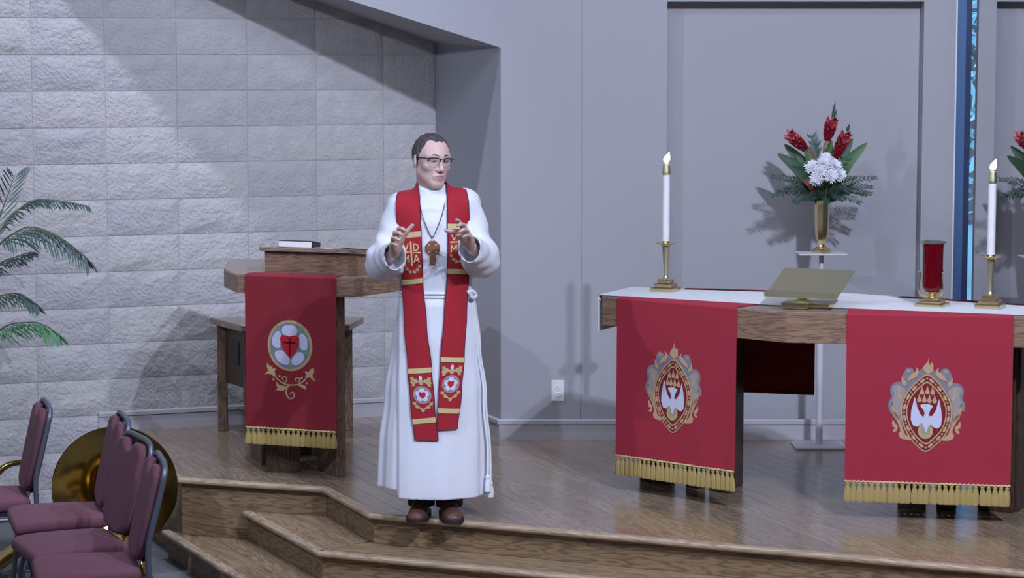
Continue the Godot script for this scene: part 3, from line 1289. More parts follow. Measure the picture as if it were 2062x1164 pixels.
func fringe(parent: Node3D, w: float, y0: float, y1: float, z: float, step_: float) -> void:
	var b := B.new()
	var path := []
	for i in int(w / 0.006) + 1:
		path.append(Vector3(minf(i * 0.006, w), y0 + 0.004 + 0.0022 * sin(i * 1.9), z + 0.004 + 0.002 * cos(i * 1.9)))
	b.tube(path, lerp_list([0.0045, 0.0045], path.size()), 6)
	part("braid", b, M.band, parent, 60)
	var n := int(round(w / step_))
	for i in n:
		var x := (i + 0.5) * w / n
		b = B.new()
		var hgt := y0 - y1
		var k := rng.randf_range(0.9, 1.06)
		var lean := rng.randf_range(-0.006, 0.006)
		var rr := w / n * 0.6
		var prof := [[rr * 0.75 * k, -hgt], [rr * 1.0 * k, -hgt * 0.9], [rr * 0.9, -hgt * 0.5], [rr * 0.62, -hgt * 0.24], [rr * 0.42, -hgt * 0.16], [rr * 0.6, -hgt * 0.06], [0.0015, 0.0]]
		var rows := []
		for q in prof:
			var ring := PackedVector3Array()
			for s in 14:
				var a := TAU * s / 14.0
				var rad: float = q[0] * (1.0 + (0.12 if s % 2 == 0 else -0.06) * (1.0 if q[1] < -hgt * 0.3 else 0.2))
				ring.append(Vector3(cos(a) * rad + lean * q[1] / -hgt, q[1], -sin(a) * rad * 0.55))
			rows.append(ring)
		b.grid(rows, true)
		b.fan(Array(rows[0]), Vector3(lean, -hgt + 0.002, 0), false)
		var o := part("tassel", b, M.fringe, parent, 30)
		o.position = Vector3(x, y0, z + 0.004)

func parament(m: Transform3D, p: Vector2, d: Vector2, s0: float, s1: float, label: String, group: String, emblem_u: float) -> void:
	var q := p + d * s0
	var loc := Transform3D(Basis(Vector3.UP, atan2(d.y, d.x)), Vector3(q.x, 0, -q.y))
	var full := m * loc
	var t := thing("altar_frontal", label, "altar cloth", full.origin, 0, group)
	t.transform = Transform3D(full.basis, full.origin)
	var b := B.new()
	var w := s1 - s0
	var yb := 0.172
	hanging(b, w, ALT + 0.0015, yb, 0.20, 0.012, 0.0025, 0.003)
	part("cloth", b, M.red, t, 60)
	for c in t.get_children():
		c.position.z = 0.0035
	fringe(t, w, yb, 0.082, 0.009, 0.0275)
	# emblem
	var along := (absf(emblem_u) / d.x) if p == Vector2.ZERO else (emblem_u - p.x) / d.x
	var e := Node3D.new()
	e.name = "emblem"
	t.add_child(e)
	e.position = Vector3(along - s0, 0.537, 0.0085)
	dove_emblem(e, 0.000425 if emblem_u > 0 else 0.000412, 0.00045)

func emb(parent: Node3D, called: String, polys: Array, z: float, m: Material, map: Callable) -> void:
	for p in polys:
		var b := B.new()
		b.plate(p, 0.0, z, map, 0.0)
		part(called, b, m, parent, 30)

func mirror(p: PackedVector2Array, cx: float) -> PackedVector2Array:
	var q := PackedVector2Array()
	for a in p:
		q.append(Vector2(2.0 * cx - a.x, a.y))
	return q

func teardrop(c: Vector2, w: float, h: float) -> PackedVector2Array:
	return round_poly([c.x, c.y - h / 2, c.x + w * 0.22, c.y - h * 0.1, c.x + w / 2, c.y + h * 0.22, c.x + w * 0.3, c.y + h * 0.47, c.x, c.y + h / 2, c.x - w * 0.3, c.y + h * 0.47, c.x - w / 2, c.y + h * 0.22, c.x - w * 0.22, c.y - h * 0.1], 3)

func dove_emblem(e: Node3D, sx: float, sy: float) -> void:
	var map := func(q: Vector3): return Vector3((q.x - 592.0) * sx, (580.0 - q.y) * sy, q.z)
	var mir := func(p): return mirror(p, 592.0)
	var smoke_l := round_poly([592, 215, 520, 225, 470, 275, 440, 215, 385, 205, 355, 235, 330, 290, 325, 345, 260, 355, 210, 400, 205, 460, 218, 505, 190, 560, 192, 630, 230, 690, 272, 740, 330, 800, 592, 800], 4)
	emb(e, "smoke", [smoke_l, mir.call(smoke_l)], 0.0012, M.smoke, map)
	var pale := round_poly([300, 385, 250, 390, 225, 430, 250, 470, 235, 530, 215, 570, 235, 640, 275, 690, 300, 740, 318, 640, 330, 540, 370, 440], 4)
	var curl := ellipse(Vector2(395, 235), Vector2(26, 14), 16)
	var curl2 := ellipse(Vector2(225, 585), Vector2(18, 24), 16)
	emb(e, "smoke_curl", [pale, curl, curl2, mir.call(pale), mir.call(curl), mir.call(curl2)], 0.0018, M.smoke_pale, map)
	var sc := round_poly([300, 690, 262, 640, 240, 690, 270, 735, 300, 790, 318, 850, 300, 880, 320, 925, 400, 940, 470, 925, 545, 960, 560, 940, 500, 905, 420, 905, 370, 885, 345, 830, 320, 760], 4)
	var leaf := round_poly([290, 800, 262, 775, 240, 740, 228, 770, 240, 810, 265, 825, 240, 845, 252, 866, 280, 850], 4)
	var tongue := round_poly([330, 290, 345, 330, 375, 350, 360, 390, 335, 370, 322, 330], 3)
	var lick := round_poly([222, 590, 250, 620, 268, 665, 300, 700, 306, 745, 272, 722, 240, 680, 226, 640], 3)
	var lick2 := round_poly([292, 395, 312, 430, 305, 470, 328, 500, 322, 545, 296, 510, 286, 460], 3)
	emb(e, "scroll", [sc, leaf, tongue, lick, lick2, mir.call(sc), mir.call(leaf), mir.call(tongue), mir.call(lick), mir.call(lick2)], 0.0022, M.tan_thread, map)
	var out := [592, 265, 500, 325, 410, 415, 345, 520, 318, 640, 335, 760, 390, 880, 470, 980, 588, 1060, 700, 985, 790, 890, 845, 770, 862, 640, 835, 525, 770, 412, 690, 325]
	var shrink := func(f: float):
		var l := []
		for i in range(0, out.size(), 2):
			l.append(590.0 + (out[i] - 590.0) * f)
			l.append(655.0 + (out[i + 1] - 655.0) * (f + 0.02 if f < 1.0 else f))
		return round_poly(l, 4)
	emb(e, "mandorla_border", [shrink.call(1.0)], 0.0026, M.gold_thread, map)
	emb(e, "border_field", [shrink.call(0.945)], 0.0029, M.field, map)
	emb(e, "inner_border", [shrink.call(0.79)], 0.0033, M.gold_thread, map)
	emb(e, "mandorla_field", [shrink.call(0.745)], 0.0036, M.field, map)
	# drops and crosses in the border
	var drops := []
	var mid: PackedVector2Array = shrink.call(0.868)
	var n := 16
	var total := 0.0
	for i in mid.size():
		total += mid[i].distance_to(mid[(i + 1) % mid.size()])
	var run := 0.0
	var next := 0.0
	var cnt := 0
	for i in mid.size():
		var a := mid[i]
		var c := mid[(i + 1) % mid.size()]
		var l := a.distance_to(c)
		while next < run + l and cnt < n * 2:
			var pt := a.lerp(c, (next - run) / l)
			var tang := (c - a).angle()
			if cnt % 2 == 1:
				drops.append(ellipse(pt, Vector2(34, 15), 14, tang))
			else:
				drops.append(ellipse(pt, Vector2(16, 5), 8, tang))
				drops.append(ellipse(pt, Vector2(5, 16), 8, tang))
			cnt += 1
			next += total / (n * 2)
		run += l
	emb(e, "border_drops", drops, 0.0034, M.tan_thread, map)
	var fl := []
	for c in [[540, 430], [597, 425], [652, 430], [513, 508], [566, 510], [620, 513], [675, 516]]:
		fl.append(teardrop(Vector2(c[0], c[1]), 48, 88))
	emb(e, "small_flames", fl, 0.0042, M.tan_thread, map)
	emb(e, "halo", [ellipse(Vector2(583, 845), Vector2(80, 80), 32)], 0.0039, M.gold_thread, map)
	emb(e, "halo_disc", [ellipse(Vector2(583, 840), Vector2(46, 46), 24)], 0.0041, M.smoke_pale, map)
	emb(e, "dove", [v2([520, 585, 545, 572, 600, 566, 660, 585, 628, 635, 612, 690, 650, 690, 690, 630, 712, 545, 722, 515, 745, 620, 755, 720, 745, 790, 710, 818, 660, 800, 635, 775, 612, 800, 598, 850, 578, 850, 565, 795, 545, 765, 503, 803, 455, 795, 425, 730, 430, 640, 455, 540, 460, 500, 475, 520, 492, 600, 525, 670, 560, 705, 572, 660, 555, 625])], 0.0052, M.white_thread, map)
	var f0 := round_poly([605, 95, 592, 140, 557, 180, 548, 215, 575, 248, 605, 258, 640, 240, 656, 200, 648, 152, 628, 150, 620, 175, 608, 150], 3)
	var f1 := round_poly([465, 195, 478, 230, 440, 260, 400, 300, 388, 340, 412, 330, 470, 300, 498, 265, 500, 225], 3)
	emb(e, "great_flames", [f0, f1, mir.call(f1)], 0.0038, M.tan_thread, map)

func back_cloth(m: Transform3D, u0: float, u1: float, label: String) -> void:
	# follows the back edge, which runs from the middle (0, 0.9) to the ends (1.06, 0.72)
	var s := signf(u0 + u1)
	var d := Vector2(1.06, -0.18 * s).normalized() if s > 0 else Vector2(1.06, 0.18).normalized()
	var p := Vector2(u0, 0.9 - 0.18 / 1.06 * absf(u0))
	var loc := Transform3D(Basis(Vector3.UP, atan2(-d.y, -d.x)), Vector3(p.x + d.x * (u1 - u0) / d.x, 0, -(p.y + d.y * (u1 - u0) / d.x)))
	var full := m * loc
	var t := thing("back_cloth", label, "altar cloth", full.origin, 0, "red cloths behind the altar")
	t.transform = full
	var b := B.new()
	hanging(b, (u1 - u0) / d.x, ALT + 0.0062, 0.44, 0.055, 0.012, 0.0025, 0.002)
	part("cloth", b, M.red_back, t, 60)
	for c in t.get_children():
		c.position.z = 0.006
	b = B.new()
	b.box(Vector3((u1 - u0) / d.x / 2, 0.445, 0.006), Vector3((u1 - u0) / d.x, 0.012, 0.006), 0.002)
	part("hem", b, M.red_back, t)

func altar_things(m: Transform3D) -> void:
	var y := ALT + 0.005
	candlestick(at_altar(m, -0.836, 0.60, y), "brass candlestick on the altar's left end", "white altar candle burning on the altar's left end")
	candlestick(at_altar(m, 0.813, 0.52, y), "brass candlestick on the altar, right of the red lamp", "white altar candle burning at the altar's right, beside the red lamp")
	# brass book stand
	var t := thing("book_stand", "polished brass book stand with a tilted plate, in the middle of the altar", "book stand", at_altar(m, 0.01, 0.20, y - 0.002), m.basis.get_euler().y)
	var b := B.new()
	b.box(Vector3(-0.01, 0.014, 0.055), Vector3(0.125, 0.028, 0.08), 0.004)
	b.box(Vector3(0.075, 0.009, -0.02), Vector3(0.12, 0.018, 0.08), 0.003)
	part("base", b, M.brass, t)
	b = B.new()
	b.lathe([[0.05, 0.026], [0.042, 0.034], [0.022, 0.04], [0.018, 0.05], [0.014, 0.062], [0.0, 0.063]], 20, Transform3D(Basis.IDENTITY, Vector3(0.01, 0, 0.03)))
	part("stem", b, M.brass_worn, t)
	var tilt := Transform3D(Basis(Vector3.RIGHT, -deg_to_rad(69)), Vector3(0.012, 0.052, 0.065))
	b = B.new()
	b.box(Vector3(0, 0.15, 0), Vector3(0.35, 0.30, 0.005), 0.0015)
	var pl := part("plate", b, M.brass_worn, t)
	pl.transform = tilt
	b = B.new()
	var sc := PackedVector2Array()
	for i in 33:
		var x := -0.175 + 0.35 * i / 32.0
		sc.append(Vector2(x, 0.026 + 0.006 * absf(sin(i * PI / 8.0))))
	sc.append(Vector2(0.175, 0.0))
	sc.append(Vector2(-0.175, 0.0))
	b.plate(sc, -0.002, 0.002, null, 0.0, true)
	var ledge := part("ledge", b, M.brass_worn, t, 20)
	ledge.transform = Transform3D(Basis.IDENTITY, Vector3(0.012, 0.050, 0.068))
	# red sanctuary lamp
	t = thing("sanctuary_lamp", "red glass sanctuary lamp in a brass holder on the altar", "lamp", at_altar(m, 0.545, 0.50, y))
	t.rotation.y = m.basis.get_euler().y
	b = B.new()
	b.box(Vector3(0, 0.007, 0), Vector3(0.135, 0.014, 0.135), 0.003)
	b.box(Vector3(0, 0.020, 0), Vector3(0.105, 0.012, 0.105), 0.003)
	b.box(Vector3(0, 0.032, 0), Vector3(0.075, 0.012, 0.075), 0.003)
	part("base", b, M.brass, t)
	b = B.new()
	b.lathe([[0.016, 0.036], [0.02, 0.044], [0.014, 0.05], [0.034, 0.062], [0.04, 0.068], [0.0, 0.07]], 24)
	part("cup", b, M.brass, t)
	for i in 3:
		var a := i * TAU / 3.0 + 0.5
		var dr := Vector3(cos(a), 0, sin(a))
		b = B.new()
		var pts := []
		for q in [[0.02, 0.044], [0.05, 0.05], [0.064, 0.075], [0.062, 0.12], [0.06, 0.155], [0.068, 0.166]]:
			pts.append(dr * q[0] + Vector3.UP * q[1])
		pts = smooth(pts, 4)
		b.tube(pts, lerp_list([0.004, 0.0035, 0.0035], pts.size()), 8)
		part("prong", b, M.brass, t, 60)
	b = B.new()
	b.lathe([[0.0, 0.0705], [0.036, 0.0705], [0.047, 0.09], [0.048, 0.27], [0.05, 0.29], [0.0465, 0.29], [0.0445, 0.27], [0.043, 0.095], [0.034, 0.077], [0.0, 0.076]], 32)
	part("glass", b, M.red_glass, t, 40)
	b = B.new()
	b.lathe([[0.0, 0.079], [0.032, 0.079], [0.0425, 0.1], [0.0425, 0.275], [0.0, 0.275]], 24)
	part("candle_insert", b, M.red_solid, t, 40)
	b = B.new()
	b.lathe([[0.049, 0.29], [0.061, 0.296], [0.061, 0.303], [0.046, 0.303], [0.046, 0.29]], 32)
	part("rim", b, M.silver, t, 40)

func candlestick(at: Vector3, label: String, candle_label: String) -> void:
	var t := thing("candlestick", label, "candlestick", at, deg_to_rad(-25.7), "brass candlesticks on the altar")
	var b := B.new()
	b.box(Vector3(0, 0.010, 0), Vector3(0.118, 0.020, 0.118), 0.003)
	b.box(Vector3(0, 0.030, 0), Vector3(0.092, 0.020, 0.092), 0.003)
	b.box(Vector3(0, 0.050, 0), Vector3(0.066, 0.020, 0.066), 0.003)
	part("base", b, M.brass, t)
	b = B.new()
	b.lathe([[0.024, 0.058], [0.014, 0.066], [0.013, 0.072], [0.009, 0.08], [0.011, 0.12], [0.015, 0.18], [0.019, 0.222], [0.012, 0.228], [0.0, 0.229]], 24)
	part("stem", b, M.brass_worn, t)
	b = B.new()
	b.lathe([[0.012, 0.226], [0.03, 0.229], [0.05, 0.238], [0.053, 0.242], [0.05, 0.243], [0.028, 0.234], [0.02, 0.233], [0.02, 0.248], [0.0, 0.248]], 28)
	part("drip_pan", b, M.brass, t)
	var c := thing("altar_candle", candle_label, "candle", at + Vector3(0, 0.2485, 0), 0.0, "burning altar candles")
	b = B.new()
	b.lathe([[0.0, 0.0], [0.0175, 0.0], [0.0185, 0.004], [0.0185, 0.338], [0.0, 0.340]], 24)
	part("wax", b, M.wax, c)
	b = B.new()
	b.lathe([[0.0195, 0.330], [0.0212, 0.334], [0.0205, 0.345], [0.0165, 0.380], [0.014, 0.384], [0.0, 0.384]], 24)
	part("follower", b, M.brass_worn, c)
	b = B.new()
	b.tube([Vector3(0, 0.383, 0), Vector3(0.001, 0.39, 0), Vector3(0.003, 0.396, 0)], [0.0012, 0.0012, 0.001], 6)
	part("wick", b, M.wick, c)
	b = B.new()
	var rows := []
	var prof := [[0.003, 0.0], [0.012, 0.006], [0.0165, 0.016], [0.0150, 0.028], [0.007, 0.042], [0.0004, 0.055]]
	for q in prof:
		var ring := PackedVector3Array()
		for s in 14:
			var a := TAU * s / 14.0
			ring.append(Vector3(cos(a) * q[0] + q[1] * q[1] * 5.0, 0.388 + q[1], -sin(a) * q[0]))
		rows.append(ring)
	b.grid(rows, true)
	b.fan(Array(rows[0]), Vector3(0, 0.387, 0), false)
	part("flame", b, M.flame, c)
	var l := OmniLight3D.new()
	l.name = "candle_light"
	l.light_color = Color(1.0, 0.82, 0.55)
	l.light_energy = 0.035
	l.light_size = 0.01
	l.omni_range = 20.0
	l.omni_attenuation = 2.0
	l.shadow_enabled = true
	add_child(l)
	l.position = c.position + Vector3(0.002, 0.405, 0)

# ---------------------------------------------------------------- lectern.  Axes: x along the front, z towards the nave, origin at the right front corner of its table
const LT := 1.02

func lectern() -> void:
	var t := thing("lectern", "oak lectern with a sloped reading desk and a faceted table top, by the block wall", "lectern", P(-0.7864, 11.5278, 0), deg_to_rad(-20.0))
	var m := t.transform
	var poly := [Vector2(-0.645, 0), Vector2(0, 0), Vector2(0.12, 0.5), Vector2(-0.1, 0.86), Vector2(-1.09, 0.8), Vector2(-0.85, 0.26)]
	var b := B.new()
	b.slab(poly, LT - 0.012, LT, 0.003)
	part("table_top", b, M.oak_top, t, 20)
	for i in 6:
		var p: Vector2 = poly[i]
		var q: Vector2 = poly[(i + 1) % 6]
		var d := (q - p).normalized()
		var len := p.distance_to(q)
		b = B.new()
		b.box(Vector3(len / 2, LT - 0.0545, -0.018), Vector3(len - 0.0016, 0.085, 0.036), 0.0015)
		var f := part("apron_board", b, M.oak, t, 20)
		f.transform = Transform3D(Basis(Vector3.UP, atan2(d.y, d.x)), Vector3(p.x, 0, -p.y))
	b = B.new()
	b.slab([[-0.6, 0.05], [-0.04, 0.05], [0.06, 0.48], [-0.12, 0.8], [-1.0, 0.75], [-0.8, 0.28]], LT - 0.09, LT - 0.013)
	part("core", b, M.oak_dark, t, 0)
	# upright boards
	for q in [[Vector2(-0.105, 0.07), Vector2(-0.30, 0.26), 0.05], [Vector2(-0.53, 0.09), Vector2(-0.37, 0.14), 0.045], [Vector2(-0.62, 0.26), Vector2(-0.80, 0.50), 0.045], [Vector2(-0.42, 0.60), Vector2(-0.62, 0.66), 0.045]]:
		var p: Vector2 = q[0]
		var d: Vector2 = (q[1] - p).normalized()
		var len: float = p.distance_to(q[1])
		b = B.new()
		b.box(Vector3(len / 2, (LT - 0.09) / 2, 0), Vector3(len, LT - 0.09, q[2]), 0.003)
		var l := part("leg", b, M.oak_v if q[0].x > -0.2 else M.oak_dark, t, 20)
		l.transform = Transform3D(Basis(Vector3.UP, atan2(d.y, d.x)), Vector3(p.x, 0, -p.y))
	# reading desk: a wedge box and a board on it
	var bp := [Vector2(-0.535, 0.10), Vector2(-0.075, 0.10), Vector2(0.02, 0.40), Vector2(-0.14, 0.62), Vector2(-0.50, 0.62), Vector2(-0.60, 0.40)]
	var slope := func(q: Vector2): return LT + 0.113 - (q.y - 0.10) * 0.115
	b = B.new()
	for i in 6:
		var p: Vector2 = bp[i]
		var q: Vector2 = bp[(i + 1) % 6]
		b.quad(Vector3(p.x, LT + 0.0005, -p.y), Vector3(q.x, LT + 0.0005, -q.y), Vector3(q.x, slope.call(q), -q.y), Vector3(p.x, slope.call(p), -p.y))
	for i in [0, 3]:
		b.quad(Vector3(bp[i].x, slope.call(bp[i]), -bp[i].y), Vector3(bp[i + 1].x, slope.call(bp[i + 1]), -bp[i + 1].y), Vector3(bp[i + 2].x, slope.call(bp[i + 2]), -bp[i + 2].y), Vector3(bp[(i + 3) % 6].x, slope.call(bp[(i + 3) % 6]), -bp[(i + 3) % 6].y))
	part("desk_box", b, M.oak, t, 20)
	b = B.new()
	b.slab([[-0.555, -0.02], [-0.06, -0.02], [0.045, 0.30], [-0.12, 0.555], [-0.52, 0.555], [-0.63, 0.30]], 0.0, 0.02, 0.003)
	var board := part("reading_board", b, M.oak_top, t, 20)
	board.transform = Transform3D(Basis(Vector3.RIGHT, -atan(0.115)), Vector3(0, LT + 0.1135, -0.095))
	# red cloth on its front
	var tl := thing("lectern_frontal", "red cloth with a white rose emblem hanging on the front of the lectern", "lectern cloth")
	tl.transform = m * Transform3D(Basis.IDENTITY, Vector3(-0.597, 0, 0))
	b = B.new()
	var w := 0.503
	hanging(b, w, LT + 0.0015, 0.238, 0.092, 0.012, 0.0025, 0.002)
	part("cloth", b, M.red_deep, tl, 60)
	for c in tl.get_children():
		c.position.z = 0.0035
	fringe(tl, w, 0.238, 0.158, 0.008, 0.0285)
	var e := Node3D.new()
	e.name = "emblem"
	tl.add_child(e)
	e.position = Vector3(0.249, 0.668, 0.0078)
	rose_emblem(e, 0.000448, 0.00041)
	# book and loose paper
	var bk := thing("book", "thick closed book with white page edges and a dark cover, lying on the lectern", "book")
	bk.transform = m * board.transform * Transform3D(Basis(Vector3.UP, deg_to_rad(16)), Vector3(-0.42, 0.0205, -0.16))
	b = B.new()
	b.box(Vector3(0, 0.019, 0), Vector3(0.168, 0.032, 0.228), 0.001)
	part("pages", b, M.page, bk, 0)
	b = B.new()
	b.box(Vector3(0.003, 0.0365, 0), Vector3(0.18, 0.003, 0.24), 0.001)
	b.box(Vector3(0.003, 0.0017, 0), Vector3(0.18, 0.003, 0.24), 0.001)
	b.box(Vector3(0.0915, 0.019, 0), Vector3(0.004, 0.038, 0.24), 0.001)
	part("cover", b, M.cover, bk, 20)
	var pp := thing("paper_sheet", "white sheet of paper lying on the lectern beside the book", "paper")
	pp.transform = m * board.transform * Transform3D(Basis(Vector3.UP, deg_to_rad(-6)), Vector3(-0.17, 0.0206, -0.16))
	b = B.new()
	var rows := []
	for i in 9:
		var row := PackedVector3Array()
		for j in 9:
			var x := (j / 8.0 - 0.5) * 0.2
			row.append(Vector3(x, 0.001 + 0.006 * pow(absf(x) / 0.1, 2.0), 0.13 - 0.26 * i / 8.0))
		rows.append(row)
	b.grid(rows)
	var low := []
	for r in rows:
		var q := PackedVector3Array()
		for p in r:
			q.append(p - Vector3(0, 0.0008, 0))
		low.append(q)
	low.reverse()
	b.grid(low)
	part("sheet", b, M.page, pp, 60)
	side_table()

func rose_emblem(e: Node3D, sx: float, sy: float) -> void:
	var map := func(q: Vector3): return Vector3((q.x - 462.0) * sx, (405.0 - q.y) * sy, q.z)
	emb(e, "ring", [ellipse(Vector2(462, 405), Vector2(276, 315), 48)], 0.0014, M.gold_thread, map)
	emb(e, "disc", [ellipse(Vector2(462, 405), Vector2(243, 280), 48)], 0.0018, M.blue_thread, map)
	var green := []
	for a in [-126, -54, 18, 90, 162]:
		var r := deg_to_rad(a)
		var c := Vector2(462, 405) + Vector2(cos(r) * 205, sin(r) * 236)
		green.append(ellipse(c, Vector2(64, 34), 16, r))
	emb(e, "sepal", green, 0.0024, M.green_thread, map)
	var pet := [round_poly([365, 215, 390, 165, 460, 148, 530, 165, 556, 215, 535, 270, 460, 288, 385, 268], 4), round_poly([300, 235, 345, 245, 352, 300, 345, 380, 340, 430, 290, 438, 245, 400, 248, 310], 4), round_poly([625, 250, 585, 262, 580, 330, 590, 420, 620, 452, 672, 440, 680, 380, 672, 310], 4), round_poly([275, 510, 300, 475, 360, 468, 410, 500, 455, 560, 450, 625, 410, 645, 340, 620, 290, 565], 4), round_poly([485, 570, 520, 520, 560, 480, 610, 485, 640, 525, 620, 590, 560, 640, 505, 640, 480, 610], 4)]
	emb(e, "petal", pet, 0.0032, M.white_thread, map)
	var heart := [350, 300, 400, 276, 460, 290, 520, 276, 575, 298, 580, 350, 552, 440, 505, 515, 465, 552, 420, 510, 372, 435, 348, 360]
	emb(e, "heart", [round_poly(heart, 4)], 0.0040, M.heart, map)
	emb(e, "cross", [v2([452, 310, 470, 310, 470, 356, 540, 358, 540, 378, 470, 378, 470, 532, 454, 532, 454, 378, 383, 374, 383, 354, 452, 356])], 0.0046, M.black_thread, map)
	var b := B.new()
	for s in [[[240, 745, 290, 812, 370, 872, 460, 892, 560, 880, 625, 835, 680, 770, 715, 700], 16, 18], [[452, 892, 418, 935, 412, 1000, 445, 1055, 500, 1045, 508, 995, 478, 980, 458, 1005], 24, 12], [[390, 868, 418, 838, 412, 800, 382, 792, 362, 815, 380, 838], 16, 10], [[572, 872, 582, 830, 562, 800, 532, 805, 526, 830, 548, 842], 16, 10]]:
		stroke_into(b, s[0], s[1], s[2], 0.0018, map)
	part("vine", b, M.gold_thread, e, 30)
	emb(e, "vine_leaf", [v2([175, 630, 205, 665, 240, 678, 245, 700, 285, 692, 268, 735, 290, 790, 262, 800, 225, 772, 185, 768, 145, 778, 165, 745, 192, 730, 175, 690]), v2([752, 660, 760, 720, 738, 758, 752, 790, 778, 830, 735, 812, 705, 780, 650, 800, 660, 750, 642, 712, 668, 715, 690, 722, 712, 685]), v2([290, 858, 322, 895, 380, 905, 432, 912, 400, 945, 372, 972, 330, 968, 282, 962, 308, 930, 288, 905]), v2([560, 875, 640, 885, 672, 915, 672, 952, 640, 935, 600, 912, 565, 895])], 0.0022, M.gold_thread, map)
	emb(e, "berry", [ellipse(Vector2(330, 788), Vector2(15, 16), 12), ellipse(Vector2(255, 832), Vector2(15, 16), 12), ellipse(Vector2(603, 800), Vector2(15, 16), 12), ellipse(Vector2(667, 858), Vector2(15, 16), 12)], 0.0022, M.tan_thread, map)

func side_table() -> void:
	var t := thing("side_table", "low oak side table standing behind the lectern against the block wall", "table", P(-1.27, 12.97, 0), deg_to_rad(4))
	var m := Vector2(-1.27, 12.97)
	var b := B.new()
	b.slab([[-0.43, 0.19], [-0.235, -0.22], [0.36, -0.22], [0.44, 0.14], [0.3, 0.19]], 0.61, 0.645, 0.004)
	part("table_top", b, M.oak_top, t, 20)
	for q in [[-0.36, 0.16, 0.055], [-0.2, -0.17, 0.05], [0.35, 0.13, 0.05], [0.31, -0.17, 0.045]]:
		b = B.new()
		b.box(Vector3(q[0], 0.305, -q[1]), Vector3(q[2], 0.61, 0.045), 0.004)
		part("leg", b, M.oak_v, t, 20)
	b = B.new()
	b.slab([[-0.345, 0.145], [-0.2, -0.16], [-0.185, -0.155], [-0.33, 0.15]], 0.28, 0.609, 0.0)
	var pn := part("end_panel", b, M.oak_dark, t, 0)
	b = B.new()
	b.slab([[-0.3, 0.04], [-0.26, -0.045], [-0.253, -0.04], [-0.293, 0.045]], 0.40, 0.53, 0.0)
	var sk := part("socket_plate", b, M.slot, pn, 0)
	b = B.new()
	b.slab([[-0.21, -0.185], [0.32, -0.185], [0.32, -0.165], [-0.21, -0.165]], 0.50, 0.609, 0.0)
	part("apron_board", b, M.oak, t, 0)

# ---------------------------------------------------------------- surface nets on a signed distance function
func nets(f: Callable, lo: Vector3, hi: Vector3, h: float) -> Array:
	var nx := int(ceil((hi.x - lo.x) / h)) + 1
	var ny := int(ceil((hi.y - lo.y) / h)) + 1
	var nzz := int(ceil((hi.z - lo.z) / h)) + 1
	var val := PackedFloat32Array()
	val.resize(nx * ny * nzz)
	val.fill(1e9)
	var bs := 5
	var active := []
	var sxy := nx * ny
	for bk in range(0, nzz - 1, bs):
		for bj in range(0, ny - 1, bs):
			for bi in range(0, nx - 1, bs):
				var c := lo + Vector3(bi + bs * 0.5, bj + bs * 0.5, bk + bs * 0.5) * h
				var d: float = f.call(c)
				var i1 := mini(bi + bs, nx - 1)
				var j1 := mini(bj + bs, ny - 1)
				var k1 := mini(bk + bs, nzz - 1)
				if absf(d) < bs * h * 0.87 * 1.5 + h:
					active.append([bi, bj, bk, i1, j1, k1])
					for k in range(bk, k1 + 1):
						for j in range(bj, j1 + 1):
							var at := k * sxy + j * nx
							for i in range(bi, i1 + 1):
								if absf(val[at + i]) > 1e5:
									val[at + i] = f.call(lo + Vector3(i, j, k) * h)
				else:
					var s := 1e6 if d > 0.0 else -1e6
					for k in range(bk, k1 + 1):
						for j in range(bj, j1 + 1):
							var at := k * sxy + j * nx
							for i in range(bi, i1 + 1):
								if val[at + i] > 1e8:
									val[at + i] = s
	var id := PackedInt32Array()
	id.resize(nx * ny * nzz)
	id.fill(-1)
	var vs := PackedVector3Array()
	var cells := PackedInt32Array()
	var off := [0, 1, nx, nx + 1, sxy, sxy + 1, sxy + nx, sxy + nx + 1]
	var edges := [[0, 1], [2, 3], [4, 5], [6, 7], [0, 2], [1, 3], [4, 6], [5, 7], [0, 4], [1, 5], [2, 6], [3, 7]]
	var cp := [Vector3(0, 0, 0), Vector3(1, 0, 0), Vector3(0, 1, 0), Vector3(1, 1, 0), Vector3(0, 0, 1), Vector3(1, 0, 1), Vector3(0, 1, 1), Vector3(1, 1, 1)]
	for bl in active:
		for k in range(bl[2], bl[5]):
			for j in range(bl[1], bl[4]):
				for i in range(bl[0], bl[3]):
					var at: int = k * sxy + j * nx + i
					var neg := 0
					for o in off:
						if val[at + o] < 0.0:
							neg += 1
					if neg == 0 or neg == 8:
						continue
					var s := Vector3.ZERO
					var n := 0
					for e in edges:
						var a := val[at + off[e[0]]]
						var b := val[at + off[e[1]]]
						if (a < 0.0) != (b < 0.0):
							var t := clampf(a / (a - b), 0.0, 1.0)
							s += cp[e[0]].lerp(cp[e[1]], t)
							n += 1
					id[at] = vs.size()
					vs.append(lo + (Vector3(i, j, k) + s / n) * h)
					cells.append(at)
	var idx := PackedInt32Array()
	var ax := [1, nx, sxy]
	for at in cells:
		for a in 3:
			var u: int = ax[(a + 1) % 3]
			var w: int = ax[(a + 2) % 3]
			if at - u - w < 0 or at + ax[a] >= val.size():
				continue
			var in0 := val[at] < 0.0
			if in0 == (val[at + ax[a]] < 0.0):
				continue
			var q := [id[at], id[at - u], id[at - u - w], id[at - w]]
			if q.min() < 0:
				continue
			if in0:   # outward along +axis
				idx.append_array(PackedInt32Array([q[2], q[1], q[0], q[2], q[0], q[3]]))
			else:
				idx.append_array(PackedInt32Array([q[2], q[0], q[1], q[2], q[3], q[0]]))
	return [vs, idx]

